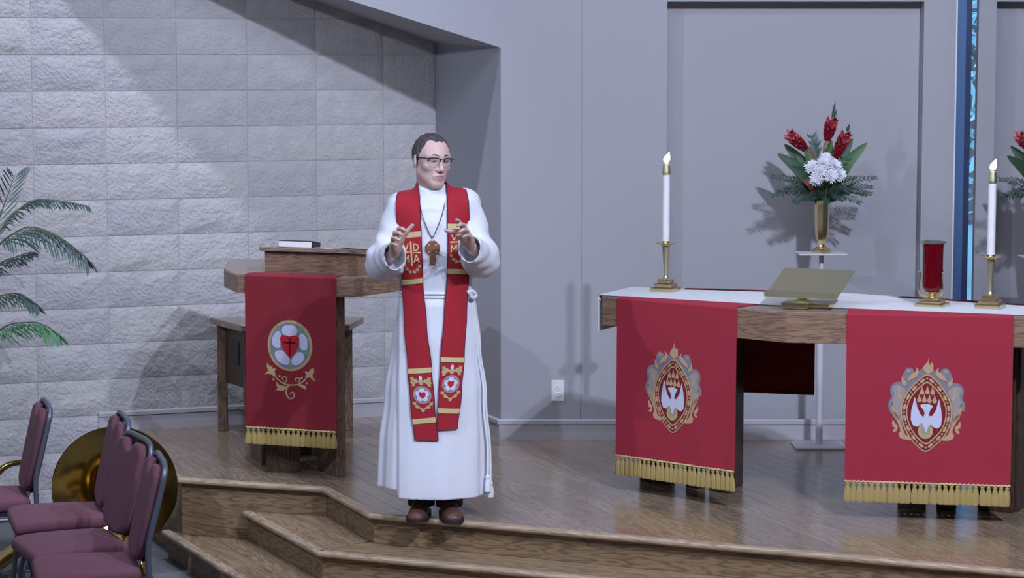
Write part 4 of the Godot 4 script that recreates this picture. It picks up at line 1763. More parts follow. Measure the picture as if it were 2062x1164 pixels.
func join_nets(list: Array, color = null) -> ArrayMesh:   # list of [vs, idx, Transform3D]
	var vs := PackedVector3Array()
	var ns := PackedVector3Array()
	var cs := PackedColorArray()
	var ids := PackedInt32Array()
	for it in list:
		var base := vs.size()
		var v: PackedVector3Array = it[0]
		var idx: PackedInt32Array = it[1]
		var xf: Transform3D = it[2] if it.size() > 2 else Transform3D.IDENTITY
		var n := PackedVector3Array()
		n.resize(v.size())
		for t in range(0, idx.size(), 3):
			var nn := (v[idx[t + 2]] - v[idx[t]]).cross(v[idx[t + 1]] - v[idx[t]])
			n[idx[t]] += nn
			n[idx[t + 1]] += nn
			n[idx[t + 2]] += nn
		for i in v.size():
			vs.append(xf * v[i])
			ns.append((xf.basis * n[i]).normalized())
			if color != null:
				cs.append(color.call(v[i], it[3] if it.size() > 3 else 0))
		for i in idx:
			ids.append(base + i)
	var arr := []
	arr.resize(Mesh.ARRAY_MAX)
	arr[Mesh.ARRAY_VERTEX] = vs
	arr[Mesh.ARRAY_NORMAL] = ns
	arr[Mesh.ARRAY_INDEX] = ids
	if color != null:
		arr[Mesh.ARRAY_COLOR] = cs
	var m := ArrayMesh.new()
	m.add_surface_from_arrays(Mesh.PRIMITIVE_TRIANGLES, arr)
	return m

func smin(a: float, b: float, k: float) -> float:
	var h := maxf(k - absf(a - b), 0.0) / k
	return minf(a, b) - h * h * k * 0.25

func cone(p: Vector3, a: Vector3, b: Vector3, ra: float, rb: float) -> float:   # tapered capsule
	var ab := b - a
	var t := clampf((p - a).dot(ab) / ab.length_squared(), 0.0, 1.0)
	return p.distance_to(a + ab * t) - lerpf(ra, rb, t)

func ell(p: Vector3, c: Vector3, r: Vector3) -> float:
	var q := (p - c) / r
	var k := q.length()
	return (k - 1.0) * minf(r.x, minf(r.y, r.z)) if k < 0.01 else k * (k - 1.0) / (q / r).length()

# ---------------------------------------------------------------- the preacher.  Axes: x to the picture's right, y up from the floor, z towards the nave
const HEAD := Vector3(-0.012, 1.640, 0.0)
const SH_L := Vector3(-0.150, 1.418, -0.02)
const SH_R := Vector3(0.140, 1.434, -0.02)
const EL_L := Vector3(-0.235, 1.185, 0.03)
const EL_R := Vector3(0.218, 1.200, 0.03)
const WR_L := Vector3(-0.172, 1.238, 0.25)
const WR_R := Vector3(0.168, 1.270, 0.25)

func robe_half(y: float) -> Vector2:
	return Vector2(table([[0.1, 0.252], [0.34, 0.247], [0.57, 0.228], [0.8, 0.202], [1.0, 0.172], [1.05, 0.166], [1.2, 0.172], [1.32, 0.178], [1.42, 0.165]], y), table([[0.1, 0.19], [0.5, 0.165], [0.8, 0.142], [1.0, 0.122], [1.05, 0.118], [1.2, 0.13], [1.35, 0.125], [1.43, 0.10]], y))

func robe_trunk(p: Vector3) -> float:
	var ab := robe_half(p.y)
	var cx := table([[0.1, -0.008], [0.6, 0.002], [1.0, 0.006], [1.3, -0.006], [1.43, -0.006]], p.y)
	var q := Vector2(p.x - cx, p.z)
	var th := atan2(q.x / ab.x, q.y / ab.y)      # 0 = front
	var amp := smoothstep(1.02, 0.35, p.y)
	var side := smoothstep(0.75, 1.15, absf(th))
	var fold := (sin(th * 17.0 + 0.6 * sin(p.y * 3.0)) * 0.5 + sin(th * 9.0 + 1.3) * 0.5) * side
	fold += (0.35 * sin(th * 6.0 + 0.8 + p.y * 0.7) + 0.25 * sin(th * 11.0 - p.y * 1.5)) * (1.0 - side)
	var s := 1.0 + 0.05 * amp * fold + 0.012 * smoothstep(1.0, 1.1, p.y) * sin(p.x * 50.0 + p.y * 22.0) * smoothstep(1.4, 1.15, p.y)
	ab *= s
	# the overlapping front panel stands a little proud
	var hem := 0.142
	if p.z > 0.0:
		var edge := smoothstep(-0.172, -0.160, p.x) * smoothstep(0.225, 0.195, p.x) * smoothstep(1.03, 0.98, p.y)
		ab += Vector2.ONE * 0.014 * edge
		if p.x > -0.166:
			hem = 0.108
	var k := Vector2(q.x / ab.x, q.y / ab.y)
	var l := k.length()
	var g := Vector2(q.x / (ab.x * ab.x), q.y / (ab.y * ab.y)).length()
	var d := l * (l - 1.0) / maxf(g, 0.001) if l > 0.05 else -0.1
	d = maxf(d, hem - p.y)
	return maxf(d, p.y - 1.43)

func robe(p: Vector3) -> float:
	var d := robe_trunk(p)
	if p.y < 0.98:
		return d
	# shoulders and neck
	d = smin(d, cone(p, Vector3(-0.13, 1.425, -0.02), Vector3(0.12, 1.437, -0.02), 0.068, 0.068), 0.06)
	d = smin(d, maxf(cone(p, Vector3(-0.012, 1.46, -0.02), Vector3(-0.012, 1.50, -0.02), 0.085, 0.066), p.y - 1.528 + 0.55 * maxf(p.z, 0.0)), 0.05)
	# collar
	d = smin(d, maxf(cone(p, Vector3(-0.012, 1.47, -0.012), Vector3(-0.012, 1.56, -0.02), 0.069, 0.066), p.y - 1.534 + 0.60 * maxf(p.z - 0.01, 0.0)), 0.012)
	# sleeves
	for s in 2:
		var sh := SH_L if s == 0 else SH_R
		var el := EL_L if s == 0 else EL_R
		var wr := WR_L if s == 0 else WR_R
		var up := cone(p, sh, el, 0.074, 0.066)
		up += 0.006 * sin(p.y * 70.0 + p.x * 40.0) * smoothstep(1.38, 1.25, p.y) + 0.004 * sin(p.y * 31.0 - p.z * 60.0)
		var fo := cone(p, el, wr, 0.066, 0.052)
		var low := cone(p, el + Vector3(0, -0.03, 0.0), wr + Vector3(-0.004 if s == 0 else 0.004, -0.042, -0.015), 0.058, 0.040)
		fo = smin(fo, low, 0.05)
		fo += 0.0022 * sin(p.z * 55.0 + p.y * 60.0 + p.x * 30.0)
		var ax := (wr - el).normalized()
		var along := (p - wr).dot(ax)
		fo = maxf(fo, along - 0.012)
		# hollow mouth of the sleeve
		var hol := smin(cone(p, wr - ax * 0.07, wr + ax * 0.1, 0.040, 0.046), cone(p, wr - ax * 0.07 + Vector3(0, -0.03, 0), wr + ax * 0.1 + Vector3(0, -0.045, 0), 0.034, 0.034), 0.04)
		var arm := smin(up, fo, 0.05)
		d = smin(d, arm, 0.035)
		if along > -0.12:
			d = maxf(d, -hol)
	return d

func robe_front(x: float, y: float) -> Vector3:     # point of the trunk's front under (x, y), shoulders included
	var z := 0.35
	for i in 40:
		var d := minf(robe_trunk(Vector3(x, y, z)), cone(Vector3(x, y, z), Vector3(-0.13, 1.425, -0.02), Vector3(0.12, 1.437, -0.02), 0.068, 0.068) - 0.004)
		if y > 1.40:
			d = minf(d, robe(Vector3(x, y, z)))
		z -= d * 0.7
		if absf(d) < 0.0006 or z < -0.3:
			break
	return Vector3(x, y, z)

func person() -> void:
	var t := thing("person", "man in glasses, white robe and red stole, gesturing with both hands", "person", Vector3(-0.355, 0, -10.65))
	# body: one surface
	var head_xf := Transform3D(Basis(Vector3.UP, deg_to_rad(29)) * Basis(Vector3.RIGHT, deg_to_rad(2)) * Basis(Vector3.BACK, deg_to_rad(-3)), HEAD)
	var hd := nets(head_sdf, Vector3(-0.10, -0.20, -0.13), Vector3(0.10, 0.13, 0.135), 0.0032)
	hd.append(head_xf)
	hd.append(1)
	var bd := nets(torso_sdf, Vector3(-0.32, 0.05, -0.16), Vector3(0.32, 1.56, 0.30), 0.016)
	bd.append(Transform3D.IDENTITY)
	bd.append(0)
	var hl := nets(hand_left, Vector3(-0.215, 1.20, 0.19), Vector3(-0.055, 1.40, 0.42), 0.0032)
	hl.append(Transform3D.IDENTITY)
	hl.append(2)
	var hr := nets(hand_right, Vector3(0.03, 1.225, 0.19), Vector3(0.215, 1.425, 0.42), 0.0032)
	hr.append(Transform3D.IDENTITY)
	hr.append(2)
	var body := put("body", join_nets([bd, hd, hl, hr], skin_color), M.skin, t)
	var face := Node3D.new()
	face.name = "face"
	t.add_child(face)
	face.transform = head_xf
	face_parts(face)
	# robe
	var rb := nets(robe, Vector3(-0.335, 0.09, -0.24), Vector3(0.335, 1.56, 0.335), 0.0068)
	put("robe", join_nets([rb]), M.alb, t)
	# trousers and shoes
	var tr := nets(func(p): return smin(maxf(cone(p, Vector3(-0.065, 0.04, 0.0), Vector3(-0.08, 0.5, -0.02), 0.062, 0.075), 0.045 - p.y), maxf(cone(p, Vector3(0.065, 0.04, 0.02), Vector3(0.075, 0.5, -0.02), 0.062, 0.075), 0.045 - p.y), 0.01), Vector3(-0.16, 0.03, -0.11), Vector3(0.16, 0.22, 0.11), 0.01)
	put("trousers", join_nets([tr]), M.trousers, t)
	for s in [[-0.068, 0.015, -0.10], [0.066, 0.035, 0.16]]:
		var xf := Transform3D(Basis(Vector3.UP, s[2]), Vector3(s[0], 0, s[1]))
		var sh := nets(shoe_sdf, Vector3(-0.06, 0.008, -0.12), Vector3(0.06, 0.13, 0.20), 0.005)
		sh.append(xf)
		var so := put("shoe", join_nets([sh]), M.leather, t)
		var b := B.new()
		var out := PackedVector2Array()
		for q in round_poly([0, 0.178, 0.038, 0.155, 0.053, 0.10, 0.046, 0.02, 0.042, -0.06, 0.03, -0.098, 0, -0.106, -0.03, -0.098, -0.042, -0.06, -0.046, 0.02, -0.053, 0.10, -0.038, 0.155], 4):
			out.append(Vector2(q.x, -q.y))
		b.slab(Array(out), 0.0, 0.02, 0.003)
		var sl := part("sole", b, M.sole, so, 30)
		sl.transform = xf
		b = B.new()
		for i in 3:
			b.tube([xf * Vector3(-0.022, 0.086 - i * 0.009, 0.045 + i * 0.018), xf * Vector3(0, 0.094 - i * 0.009, 0.05 + i * 0.018), xf * Vector3(0.022, 0.086 - i * 0.009, 0.045 + i * 0.018)], [0.0025, 0.0025, 0.0025], 6)
		part("lace", b, M.sole, so)
	stole(t)
	# cincture: two turns of cord, a knot and a hanging end with a tassel
	var cord := B.new()
	for k in 2:
		var ring := []
		for i in 65:
			var a := TAU * i / 64.0
			var ab := robe_half(1.035) + Vector2.ONE * 0.002
			ring.append(Vector3(0.006 + sin(a) * ab.x, 1.043 - 0.016 * k, cos(a) * ab.y + 0.001 * sin(a * 40.0)))
		cord.tube(ring, lerp_list([0.0068, 0.0068], 65), 8)
	var cinc := part("cincture", cord, M.white_cloth, t, 60)
	cord = B.new()
	cord.tube(smooth([Vector3(0.150, 1.045, 0.085), Vector3(0.175, 1.05, 0.075), Vector3(0.19, 1.03, 0.06), Vector3(0.175, 1.02, 0.085), Vector3(0.165, 1.04, 0.09)], 5), lerp_list([0.009, 0.009], 21), 8)
	part("knot", cord, M.white_cloth, cinc, 60)
	for k in 2:
		cord = B.new()
		var path := []
		for i in 24:
			var y := lerpf(1.03, 0.20 - 0.03 * k, i / 23.0)
			var ab := robe_half(y)
			var th := 1.12 + 0.10 * k + 0.02 * sin(i * 0.7)
			path.append(Vector3(sin(th) * (ab.x * 1.04 + 0.012), y, cos(th) * (ab.y * 1.04 + 0.012)))
		cord.tube(path, lerp_list([0.006, 0.006], 24), 7)
		part("hanging_cord", cord, M.white_cloth, cinc, 60)
		cord = B.new()
		cord.lathe([[0.0, -0.075], [0.016, -0.07], [0.015, -0.03], [0.009, -0.015], [0.012, -0.005], [0.006, 0.006], [0.0, 0.006]], 12, Transform3D(Basis.IDENTITY, path[-1]))
		part("tassel", cord, M.white_cloth, cinc, 40)
	# pendant cross on its cord
	var pt := robe_front(-0.004, 1.24)
	var pz := robe_front(-0.004, 1.28).z + 0.008
	cord = B.new()
	for s in [-1, 1]:
		var path := []
		for q in [[0.0, 1.296], [0.022, 1.34], [0.045, 1.40], [0.058, 1.455]]:
			var f := robe_front(-0.006 + s * q[0], q[1])
			path.append(Vector3(f.x, f.y, maxf(f.z + 0.004 + 0.010 * smoothstep(1.30, 1.40, f.y), 0.0)))
		cord.tube(smooth(path, 5), lerp_list([0.0022, 0.0022], 16), 6)
	var chain := part("neck_cord", cord, M.cord, t, 60)
	var pend := Node3D.new()
	pend.name = "cross_pendant"
	t.add_child(pend)
	pend.position = Vector3(-0.004, 1.252, pz)
	var b := B.new()
	b.plate(v2([-0.011, 0.034, 0.011, 0.034, 0.012, 0.012, 0.034, 0.012, 0.034, -0.012, 0.012, -0.012, 0.014, -0.072, -0.014, -0.072, -0.012, -0.012, -0.034, -0.012, -0.034, 0.012, -0.012, 0.012]), -0.003, 0.007, null, 0.002, true)
	part("cross", b, M.pendant, pend, 20)
	b = B.new()
	var ro := ellipse(Vector2.ZERO, Vector2(0.0355, 0.0355), 8, PI / 8)
	b.plate(ro, -0.002, 0.004, null, 0.002, true)
	part("octagon", b, M.pendant, pend, 20)
	b = B.new()
	for k in 4:
		b.plate(ellipse(Vector2(0.0175, 0).rotated(PI / 4 + k * PI / 2), Vector2(0.011, 0.0045), 12, PI / 4 + k * PI / 2), 0.003, 0.0056)
	part("inlay", b, M.pendant_pale, pend, 20)

func skin_color(p: Vector3, which: int) -> Color:
	var base := Color(0.66, 0.455, 0.41)
	if which == 1:
		var lip := ell(p, Vector3(0, -0.0655, 0.089), Vector3(0.024, 0.0085, 0.02))
		var c := base.lerp(Color(0.44, 0.22, 0.23), smoothstep(0.002, -0.003, lip))
		var stub := smoothstep(-0.03, -0.07, p.y) * smoothstep(0.0, 0.05, p.z)     # shaved chin is a little greyer
		c = c.lerp(Color(0.52, 0.39, 0.37), stub * 0.22 * smoothstep(-0.003, 0.004, lip))
		return c
	if which == 2:
		return Color(0.58, 0.385, 0.345)
	return base

func head_sdf(p: Vector3) -> float:
	var x := absf(p.x)
	var q := Vector3(x, p.y, p.z)
	var d := ell(p, Vector3(0, 0.030, -0.010), Vector3(0.073, 0.086, 0.094))
	d = smin(d, ell(p, Vector3(0, 0.028, 0.020), Vector3(0.064, 0.066, 0.066)), 0.03)
	d = smin(d, ell(p, Vector3(0, -0.040, 0.026), Vector3(0.058, 0.074, 0.060)), 0.035)
	d = smin(d, cone(q, Vector3(0.046, -0.052, 0.0), Vector3(0.013, -0.100, 0.062), 0.019, 0.016), 0.035)
	d = smin(d, ell(p, Vector3(0, -0.101, 0.066), Vector3(0.023, 0.017, 0.016)), 0.022)
	d = smin(d, ell(q, Vector3(0.042, -0.020, 0.055), Vector3(0.022, 0.016, 0.020)), 0.024)
	# brow and sockets
	d = smin(d, cone(q, Vector3(0.012, 0.026, 0.084), Vector3(0.050, 0.026, 0.062), 0.009, 0.008), 0.018)
	var so := ell(q, Vector3(0.031, 0.006, 0.098), Vector3(0.019, 0.012, 0.018))
	d = -smin(-d, so, 0.014)
	# lids
	d = smin(d, ell(q, Vector3(0.031, 0.006, 0.0765), Vector3(0.0155, 0.0095, 0.011)), 0.006)
	# nose
	d = smin(d, cone(p, Vector3(0, 0.014, 0.083), Vector3(0, -0.030, 0.106), 0.0075, 0.0100), 0.012)
	d = smin(d, ell(p, Vector3(0, -0.033, 0.103), Vector3(0.0115, 0.0095, 0.0125)), 0.008)
	d = smin(d, ell(q, Vector3(0.0125, -0.037, 0.092), Vector3(0.0075, 0.0075, 0.010)), 0.007)
	d = maxf(d, -ell(q, Vector3(0.0062, -0.0455, 0.097), Vector3(0.0034, 0.004, 0.005)))
	# mouth
	d = smin(d, ell(p, Vector3(0, -0.066, 0.080), Vector3(0.028, 0.019, 0.014)), 0.012)
	d = smin(d, cone(q, Vector3(0.003, -0.0600, 0.0935), Vector3(0.020, -0.0655, 0.0845), 0.0050, 0.003), 0.006)
	d = smin(d, cone(q, Vector3(0.0, -0.0725, 0.0925), Vector3(0.017, -0.0685, 0.0845), 0.0058, 0.003), 0.006)
	d = maxf(d, -cone(q, Vector3(0, -0.0660, 0.1005), Vector3(0.022, -0.0668, 0.089), 0.0022, 0.0018))
	# ears
	var e := ell(q.rotated(Vector3.UP, -0.35), Vector3(0.0785, -0.004, 0.0155), Vector3(0.0085, 0.031, 0.019))
	e = maxf(e, -ell(q.rotated(Vector3.UP, -0.35), Vector3(0.0865, 0.0, 0.0175), Vector3(0.006, 0.018, 0.010)))
	d = smin(d, e, 0.008)
	# neck
	d = smin(d, cone(p, Vector3(0, -0.06, -0.022), Vector3(0, -0.19, -0.030), 0.054, 0.056), 0.03)
	return d

func hair_sdf(p: Vector3) -> float:
	var q := p - Vector3(0, 0.030, -0.012)
	var d := ell(p, Vector3(0, 0.032, -0.012), Vector3(0.0805, 0.0945, 0.101))
	d += 0.0022 * sin(q.x * 240.0 + 6.0 * sin(q.z * 60.0)) + 0.0016 * sin(q.z * 260.0 + q.y * 90.0)
	var a := rad_to_deg(atan2(absf(p.x), p.z + 0.015))
	var line := table([[0, 0.093], [14, 0.091], [30, 0.103], [42, 0.094], [52, 0.064], [62, 0.040], [70, -0.012], [80, -0.022], [84, 0.012], [104, 0.014], [120, -0.035], [150, -0.066], [180, -0.07]], a)
	line += 0.003 * sin(a * 1.7)
	d = maxf(d, (line - p.y) * 0.6)
	d = maxf(d, -ell(p, Vector3(0, 0.030, -0.010), Vector3(0.070, 0.083, 0.091)))
	return d

func face_parts(face: Node3D) -> void:
	var hr := nets(hair_sdf, Vector3(-0.1, -0.09, -0.13), Vector3(0.1, 0.145, 0.11), 0.0036)
	put("hair", join_nets([hr]), M.hair, face)
	for s in [-1, 1]:
		var b := B.new()
		var path := []
		for q in [[0.012, 0.0285, 0.0945], [0.028, 0.0335, 0.0895], [0.046, 0.0300, 0.0765]]:
			path.append(Vector3(s * q[0], q[1], q[2]))
		b.tube(smooth(path, 4), lerp_list([0.0028, 0.0034, 0.0018], 9), 7)
		part("eyebrow", b, M.hair, face, 60)
		b = B.new()
		b.lathe([[0.0, -0.0028], [0.008, -0.0024], [0.0108, -0.0008], [0.0108, 0.0008], [0.008, 0.0024], [0.0, 0.0028]], 16, Transform3D(Basis(Vector3.UP, s * 0.25) * Basis(Vector3.RIGHT, PI / 2) * Basis.from_scale(Vector3(1, 1, 0.24)), Vector3(s * 0.0312, 0.0045, 0.0868)))
		part("eye", b, M.eye, face, 60)
		b = B.new()
		b.lathe([[0.0, -0.001], [0.0042, -0.001], [0.0042, 0.0012], [0.0, 0.0014]], 12, Transform3D(Basis(Vector3.UP, s * 0.2) * Basis(Vector3.RIGHT, PI / 2), Vector3(s * 0.0318, 0.0045, 0.0892)))
		part("iris", b, M.black_thread, face, 40)
	# glasses: two half-rimmed lenses, bridge and temples
	var g := B.new()
	var gl := B.new()
	for s in [-1, 1]:
		var rim := []
		var shape := [[0.011, 0.014], [0.022, 0.0185], [0.046, 0.0185], [0.0575, 0.016], [0.058, 0.004], [0.052, -0.009], [0.036, -0.0125], [0.020, -0.010], [0.0125, 0.0]]
		for q in shape:
			rim.append(Vector3(s * q[0], q[1], 0.1085 - q[0] * q[0] * 7.0))
		var top := [rim[8], rim[0], rim[1], rim[2], rim[3], rim[4]]
		g.tube(smooth(top, 4), lerp_list([0.0014, 0.0030, 0.0034, 0.0034, 0.0034, 0.0016], 21), 6)
		g.tube(smooth([rim[4], rim[5], rim[6], rim[7], rim[8]], 4), lerp_list([0.0009, 0.0008], 17), 5)
		g.tube([rim[3], Vector3(s * 0.074, 0.0165, 0.076), Vector3(s * 0.0815, 0.014, 0.0), Vector3(s * 0.079, -0.002, -0.022)], [0.0028, 0.0026, 0.0022, 0.002], 6)
		var c := Vector3(s * 0.035, 0.003, 0.1)
		var ring := smooth(rim, 3, true)
		for i in ring.size():
			var n: Vector3 = ring[(i + 1) % ring.size()]
			if s > 0:
				gl.tri(n, ring[i], c)
			else:
				gl.tri(ring[i], n, c)
	g.tube(smooth([Vector3(-0.011, 0.014, 0.1077), Vector3(0, 0.0165, 0.1115), Vector3(0.011, 0.014, 0.1077)], 4), lerp_list([0.0022, 0.0022], 9), 6)
	var gf := part("glasses", g, M.frame_dark, face.get_parent(), 60)
	gf.transform = face.transform
	part("lens", gl, M.lens, gf, 60)

func torso_sdf(p: Vector3) -> float:
	var d := cone(p, Vector3(0, 1.38, -0.03), Vector3(0, 1.05, -0.01), 0.088, 0.088)
	d = smin(d, cone(p, Vector3(-0.10, 1.40, -0.03), Vector3(0.095, 1.41, -0.03), 0.05, 0.05), 0.05)
	d = smin(d, cone(p, Vector3(-0.012, 1.42, -0.03), Vector3(-0.012, 1.50, -0.025), 0.05, 0.05), 0.04)
	d = smin(d, cone(p, Vector3(0, 1.05, -0.01), Vector3(0, 0.92, -0.01), 0.09, 0.095), 0.05)
	for s in 2:
		var sh := SH_L if s == 0 else SH_R
		var el := EL_L if s == 0 else EL_R
		var wr := WR_L if s == 0 else WR_R
		d = smin(d, cone(p, sh, el, 0.046, 0.038), 0.03)
		d = smin(d, cone(p, el, wr, 0.038, 0.026), 0.02)
		var g := -1.0 if s == 0 else 1.0
		d = smin(d, cone(p, Vector3(g * 0.075, 0.9, -0.01), Vector3(g * 0.07, 0.5, -0.01), 0.075, 0.055), 0.03)
		d = smin(d, cone(p, Vector3(g * 0.07, 0.5, -0.01), Vector3(g * 0.066, 0.09, 0.005), 0.054, 0.036), 0.02)
	return d

func hand_sdf(p: Vector3, wr: Vector3, kn: Array, fingers: Array, thumb: Array) -> float:
	# palm between wrist and knuckles
	var d := cone(p, wr, wr.lerp(kn[1], 0.35), 0.0245, 0.025)
	for k in 4:
		d = smin(d, cone(p, wr.lerp(kn[k], 0.30), kn[k], 0.0165, 0.0108), 0.014)
	d = smin(d, cone(p, wr.lerp(thumb[0], 0.35), thumb[0], 0.018, 0.0145), 0.016)
	var th := cone(p, thumb[0], thumb[1], 0.0140, 0.0108)
	th = smin(th, cone(p, thumb[1], thumb[2], 0.0108, 0.0082), 0.004)
	d = smin(d, th, 0.008)
	for k in 4:
		var f: Array = fingers[k]
		var r: float = [0.0092, 0.0094, 0.0090, 0.0078][k]
		var e := cone(p, kn[k], f[0], r * 1.08, r)
		e = smin(e, cone(p, f[0], f[1], r, r * 0.9), 0.003)
		e = smin(e, cone(p, f[1], f[2], r * 0.9, r * 0.76), 0.003)
		d = smin(d, e, 0.005)
	return d

func hand_left(p: Vector3) -> float:
	return hand_sdf(p, Vector3(-0.168, 1.243, 0.262),
		[Vector3(-0.150, 1.335, 0.318), Vector3(-0.164, 1.325, 0.333), Vector3(-0.172, 1.307, 0.340), Vector3(-0.174, 1.287, 0.340)],
		[[Vector3(-0.146, 1.357, 0.352), Vector3(-0.132, 1.359, 0.374), Vector3(-0.117, 1.352, 0.387)],
		[Vector3(-0.163, 1.341, 0.374), Vector3(-0.146, 1.342, 0.396), Vector3(-0.129, 1.333, 0.405)],
		[Vector3(-0.172, 1.316, 0.380), Vector3(-0.158, 1.318, 0.402), Vector3(-0.141, 1.310, 0.409)],
		[Vector3(-0.174, 1.290, 0.372), Vector3(-0.164, 1.291, 0.391), Vector3(-0.151, 1.286, 0.399)]],
		[Vector3(-0.140, 1.298, 0.300), Vector3(-0.112, 1.341, 0.318), Vector3(-0.086, 1.370, 0.326)])

func hand_right(p: Vector3) -> float:
	return hand_sdf(p, Vector3(0.166, 1.277, 0.262),
		[Vector3(0.136, 1.357, 0.312), Vector3(0.150, 1.350, 0.326), Vector3(0.160, 1.336, 0.333), Vector3(0.166, 1.318, 0.334)],
		[[Vector3(0.124, 1.381, 0.338), Vector3(0.116, 1.393, 0.356), Vector3(0.110, 1.397, 0.372)],
		[Vector3(0.140, 1.374, 0.360), Vector3(0.128, 1.378, 0.384), Vector3(0.116, 1.372, 0.396)],
		[Vector3(0.152, 1.352, 0.368), Vector3(0.140, 1.354, 0.392), Vector3(0.126, 1.347, 0.402)],
		[Vector3(0.162, 1.326, 0.362), Vector3(0.152, 1.328, 0.382), Vector3(0.140, 1.323, 0.391)]],
		[Vector3(0.124, 1.318, 0.300), Vector3(0.094, 1.338, 0.322), Vector3(0.062, 1.348, 0.336)])

func shoe_sdf(p: Vector3) -> float:
	var w := table([[-0.105, 0.028], [-0.05, 0.038], [0.02, 0.042], [0.1, 0.048], [0.15, 0.038], [0.178, 0.018]], p.z)
	var h := table([[-0.1, 0.085], [-0.02, 0.098], [0.04, 0.088], [0.09, 0.062], [0.15, 0.048], [0.178, 0.03]], p.z)
	var q := Vector2(p.x / w, (p.y - 0.016) / (h - 0.016))
	var d := (q.length() - 1.0) * minf(w, h - 0.016) * 0.8
	d = maxf(d, maxf(p.z - 0.174, -p.z - 0.102))
	return maxf(d, 0.014 - p.y)

# ---------------------------------------------------------------- stole: a cloth strip laid on the robe
func stole(t: Node3D) -> void:
	var left := [[1.50, -0.168, -0.066], [1.46, -0.172, -0.064], [1.39, -0.171, -0.060], [1.31, -0.158, -0.055], [1.10, -0.147, -0.049], [0.9, -0.134, -0.032], [0.71, -0.118, -0.010], [0.55, -0.105, 0.004], [0.365, -0.086, 0.021]]
	var right := [[1.50, 0.060, 0.150], [1.46, 0.062, 0.158], [1.39, 0.064, 0.161], [1.30, 0.066, 0.160], [1.14, 0.063, 0.158], [0.95, 0.049, 0.149], [0.755, 0.033, 0.138], [0.6, 0.024, 0.126], [0.412, 0.014, 0.106]]
	var st := t
	for k in 2:
		var rows := []
		var tb: Array = left if k == 0 else right
		var lay := 0.006 + 0.004 * k
		# from the back of the neck over the shoulder
		var g := -1.0 if k == 0 else 1.0
		for q in [[0.0, 1.530, -0.098, 0.0, 1.43, -0.145], [0.045, 1.535, -0.085, 0.075, 1.43, -0.135], [0.062, 1.54, -0.055, 0.130, 1.455, -0.105], [0.066, 1.54, -0.02, 0.154, 1.50, -0.055]]:
			var a := Vector3(-0.012 + g * q[0], q[1], q[2])
			var b := Vector3(-0.012 + g * q[3], q[4], q[5])
			rows.append([a, b] if k == 1 else [b, a])
		if true:
			var yy := 1.485
			while yy >= tb[-1][0] - 0.001:
				var e := []
				for c in [1, 2]:
					var l := []
					for q in tb:
						l.push_front([q[0], q[c]])
					e.append(Vector3(table(l, yy), yy, 9.0))
				rows.append([e[0], e[1]])
				yy -= 0.0245
		var nx := 8
		var fr := []
		var bk := []
		for i in rows.size():
			var r := PackedVector3Array()
			var s := PackedVector3Array()
			for j in nx + 1:
				var p: Vector3 = rows[i][0].lerp(rows[i][1], float(j) / nx)
				if p.z > 5.0:
					p = robe_front(p.x, p.y)
					p.z += lay + 0.0035 * smoothstep(1.28, 1.36, p.y) + 0.0075 * exp(-pow((p.y - 1.035) / 0.035, 2.0))
					if p.y < 0.98:
						p.z += 0.004
				else:
					for it in 6:
						var h := 0.004
						var d := robe(p)
						var gr := Vector3(robe(p + Vector3(h, 0, 0)) - d, robe(p + Vector3(0, h, 0)) - d, robe(p + Vector3(0, 0, h)) - d).normalized()
						p += gr * (lay - d)
				r.append(p)
				s.append(p)
			fr.append(r)
			bk.append(s)
		# even out the front rows a little, so that the cloth bridges folds
		for it in 3:
			for i in range(1, fr.size() - 1):
				for j in nx + 1:
					var m: float = maxf(fr[i][j].z, (fr[i - 1][j].z + fr[i + 1][j].z) / 2.0)
					fr[i][j] = Vector3(fr[i][j].x, fr[i][j].y, m)
		for i in fr.size():
			for j in nx + 1:
				bk[i][j] = fr[i][j] - Vector3(0, 0, 0.003) if i > 3 else fr[i][j] - Vector3(0, 0.003, 0)
		var b := B.new()
		var up := fr.duplicate()
		up.reverse()
		b.grid(up)
		b.grid(bk)
		var edge := [PackedVector3Array(), PackedVector3Array(), PackedVector3Array(), PackedVector3Array()]
		for i in fr.size():
			edge[0].append(fr[i][0])
			edge[1].append(bk[i][0])
			edge[2].append(fr[i][nx])
			edge[3].append(bk[i][nx])
		b.grid([edge[0], edge[1]])
		b.grid([edge[3], edge[2]])
		b.grid([bk[-1], fr[-1]])
		var strip := part("stole_band", b, M.stole, st, 60)
		for s in 2:
			var eg := B.new()
			var pts := []
			for q in edge[s * 2]:
				pts.append(q + Vector3(0, 0, -0.001))
			eg.tube(pts, lerp_list([0.0022, 0.0022], pts.size()), 6)
			part("stole_edging", eg, M.edging, strip, 60)
		# embroidery: local s = 0..1 across, y metres up, laid on the strip
		var map := func(q: Vector3):
			var i := 0
			var n := fr.size()
			for r in range(4, n - 1):
				i = r
				if fr[r + 1][nx / 2].y <= q.y:
					break
			var f: float = clampf((fr[i][nx / 2].y - q.y) / maxf(fr[i][nx / 2].y - fr[i + 1][nx / 2].y, 0.0001), -2.0, 3.0)
			var xs := clampf(q.x, 0.0, 1.0) * nx
			var j := mini(int(xs), nx - 1)
			var a: Vector3 = fr[i][j].lerp(fr[i][j + 1], xs - j)
			var c: Vector3 = fr[i + 1][j].lerp(fr[i + 1][j + 1], xs - j)
			return a.lerp(c, f) + Vector3(0, 0, q.z)
		stole_work(strip, map, k)

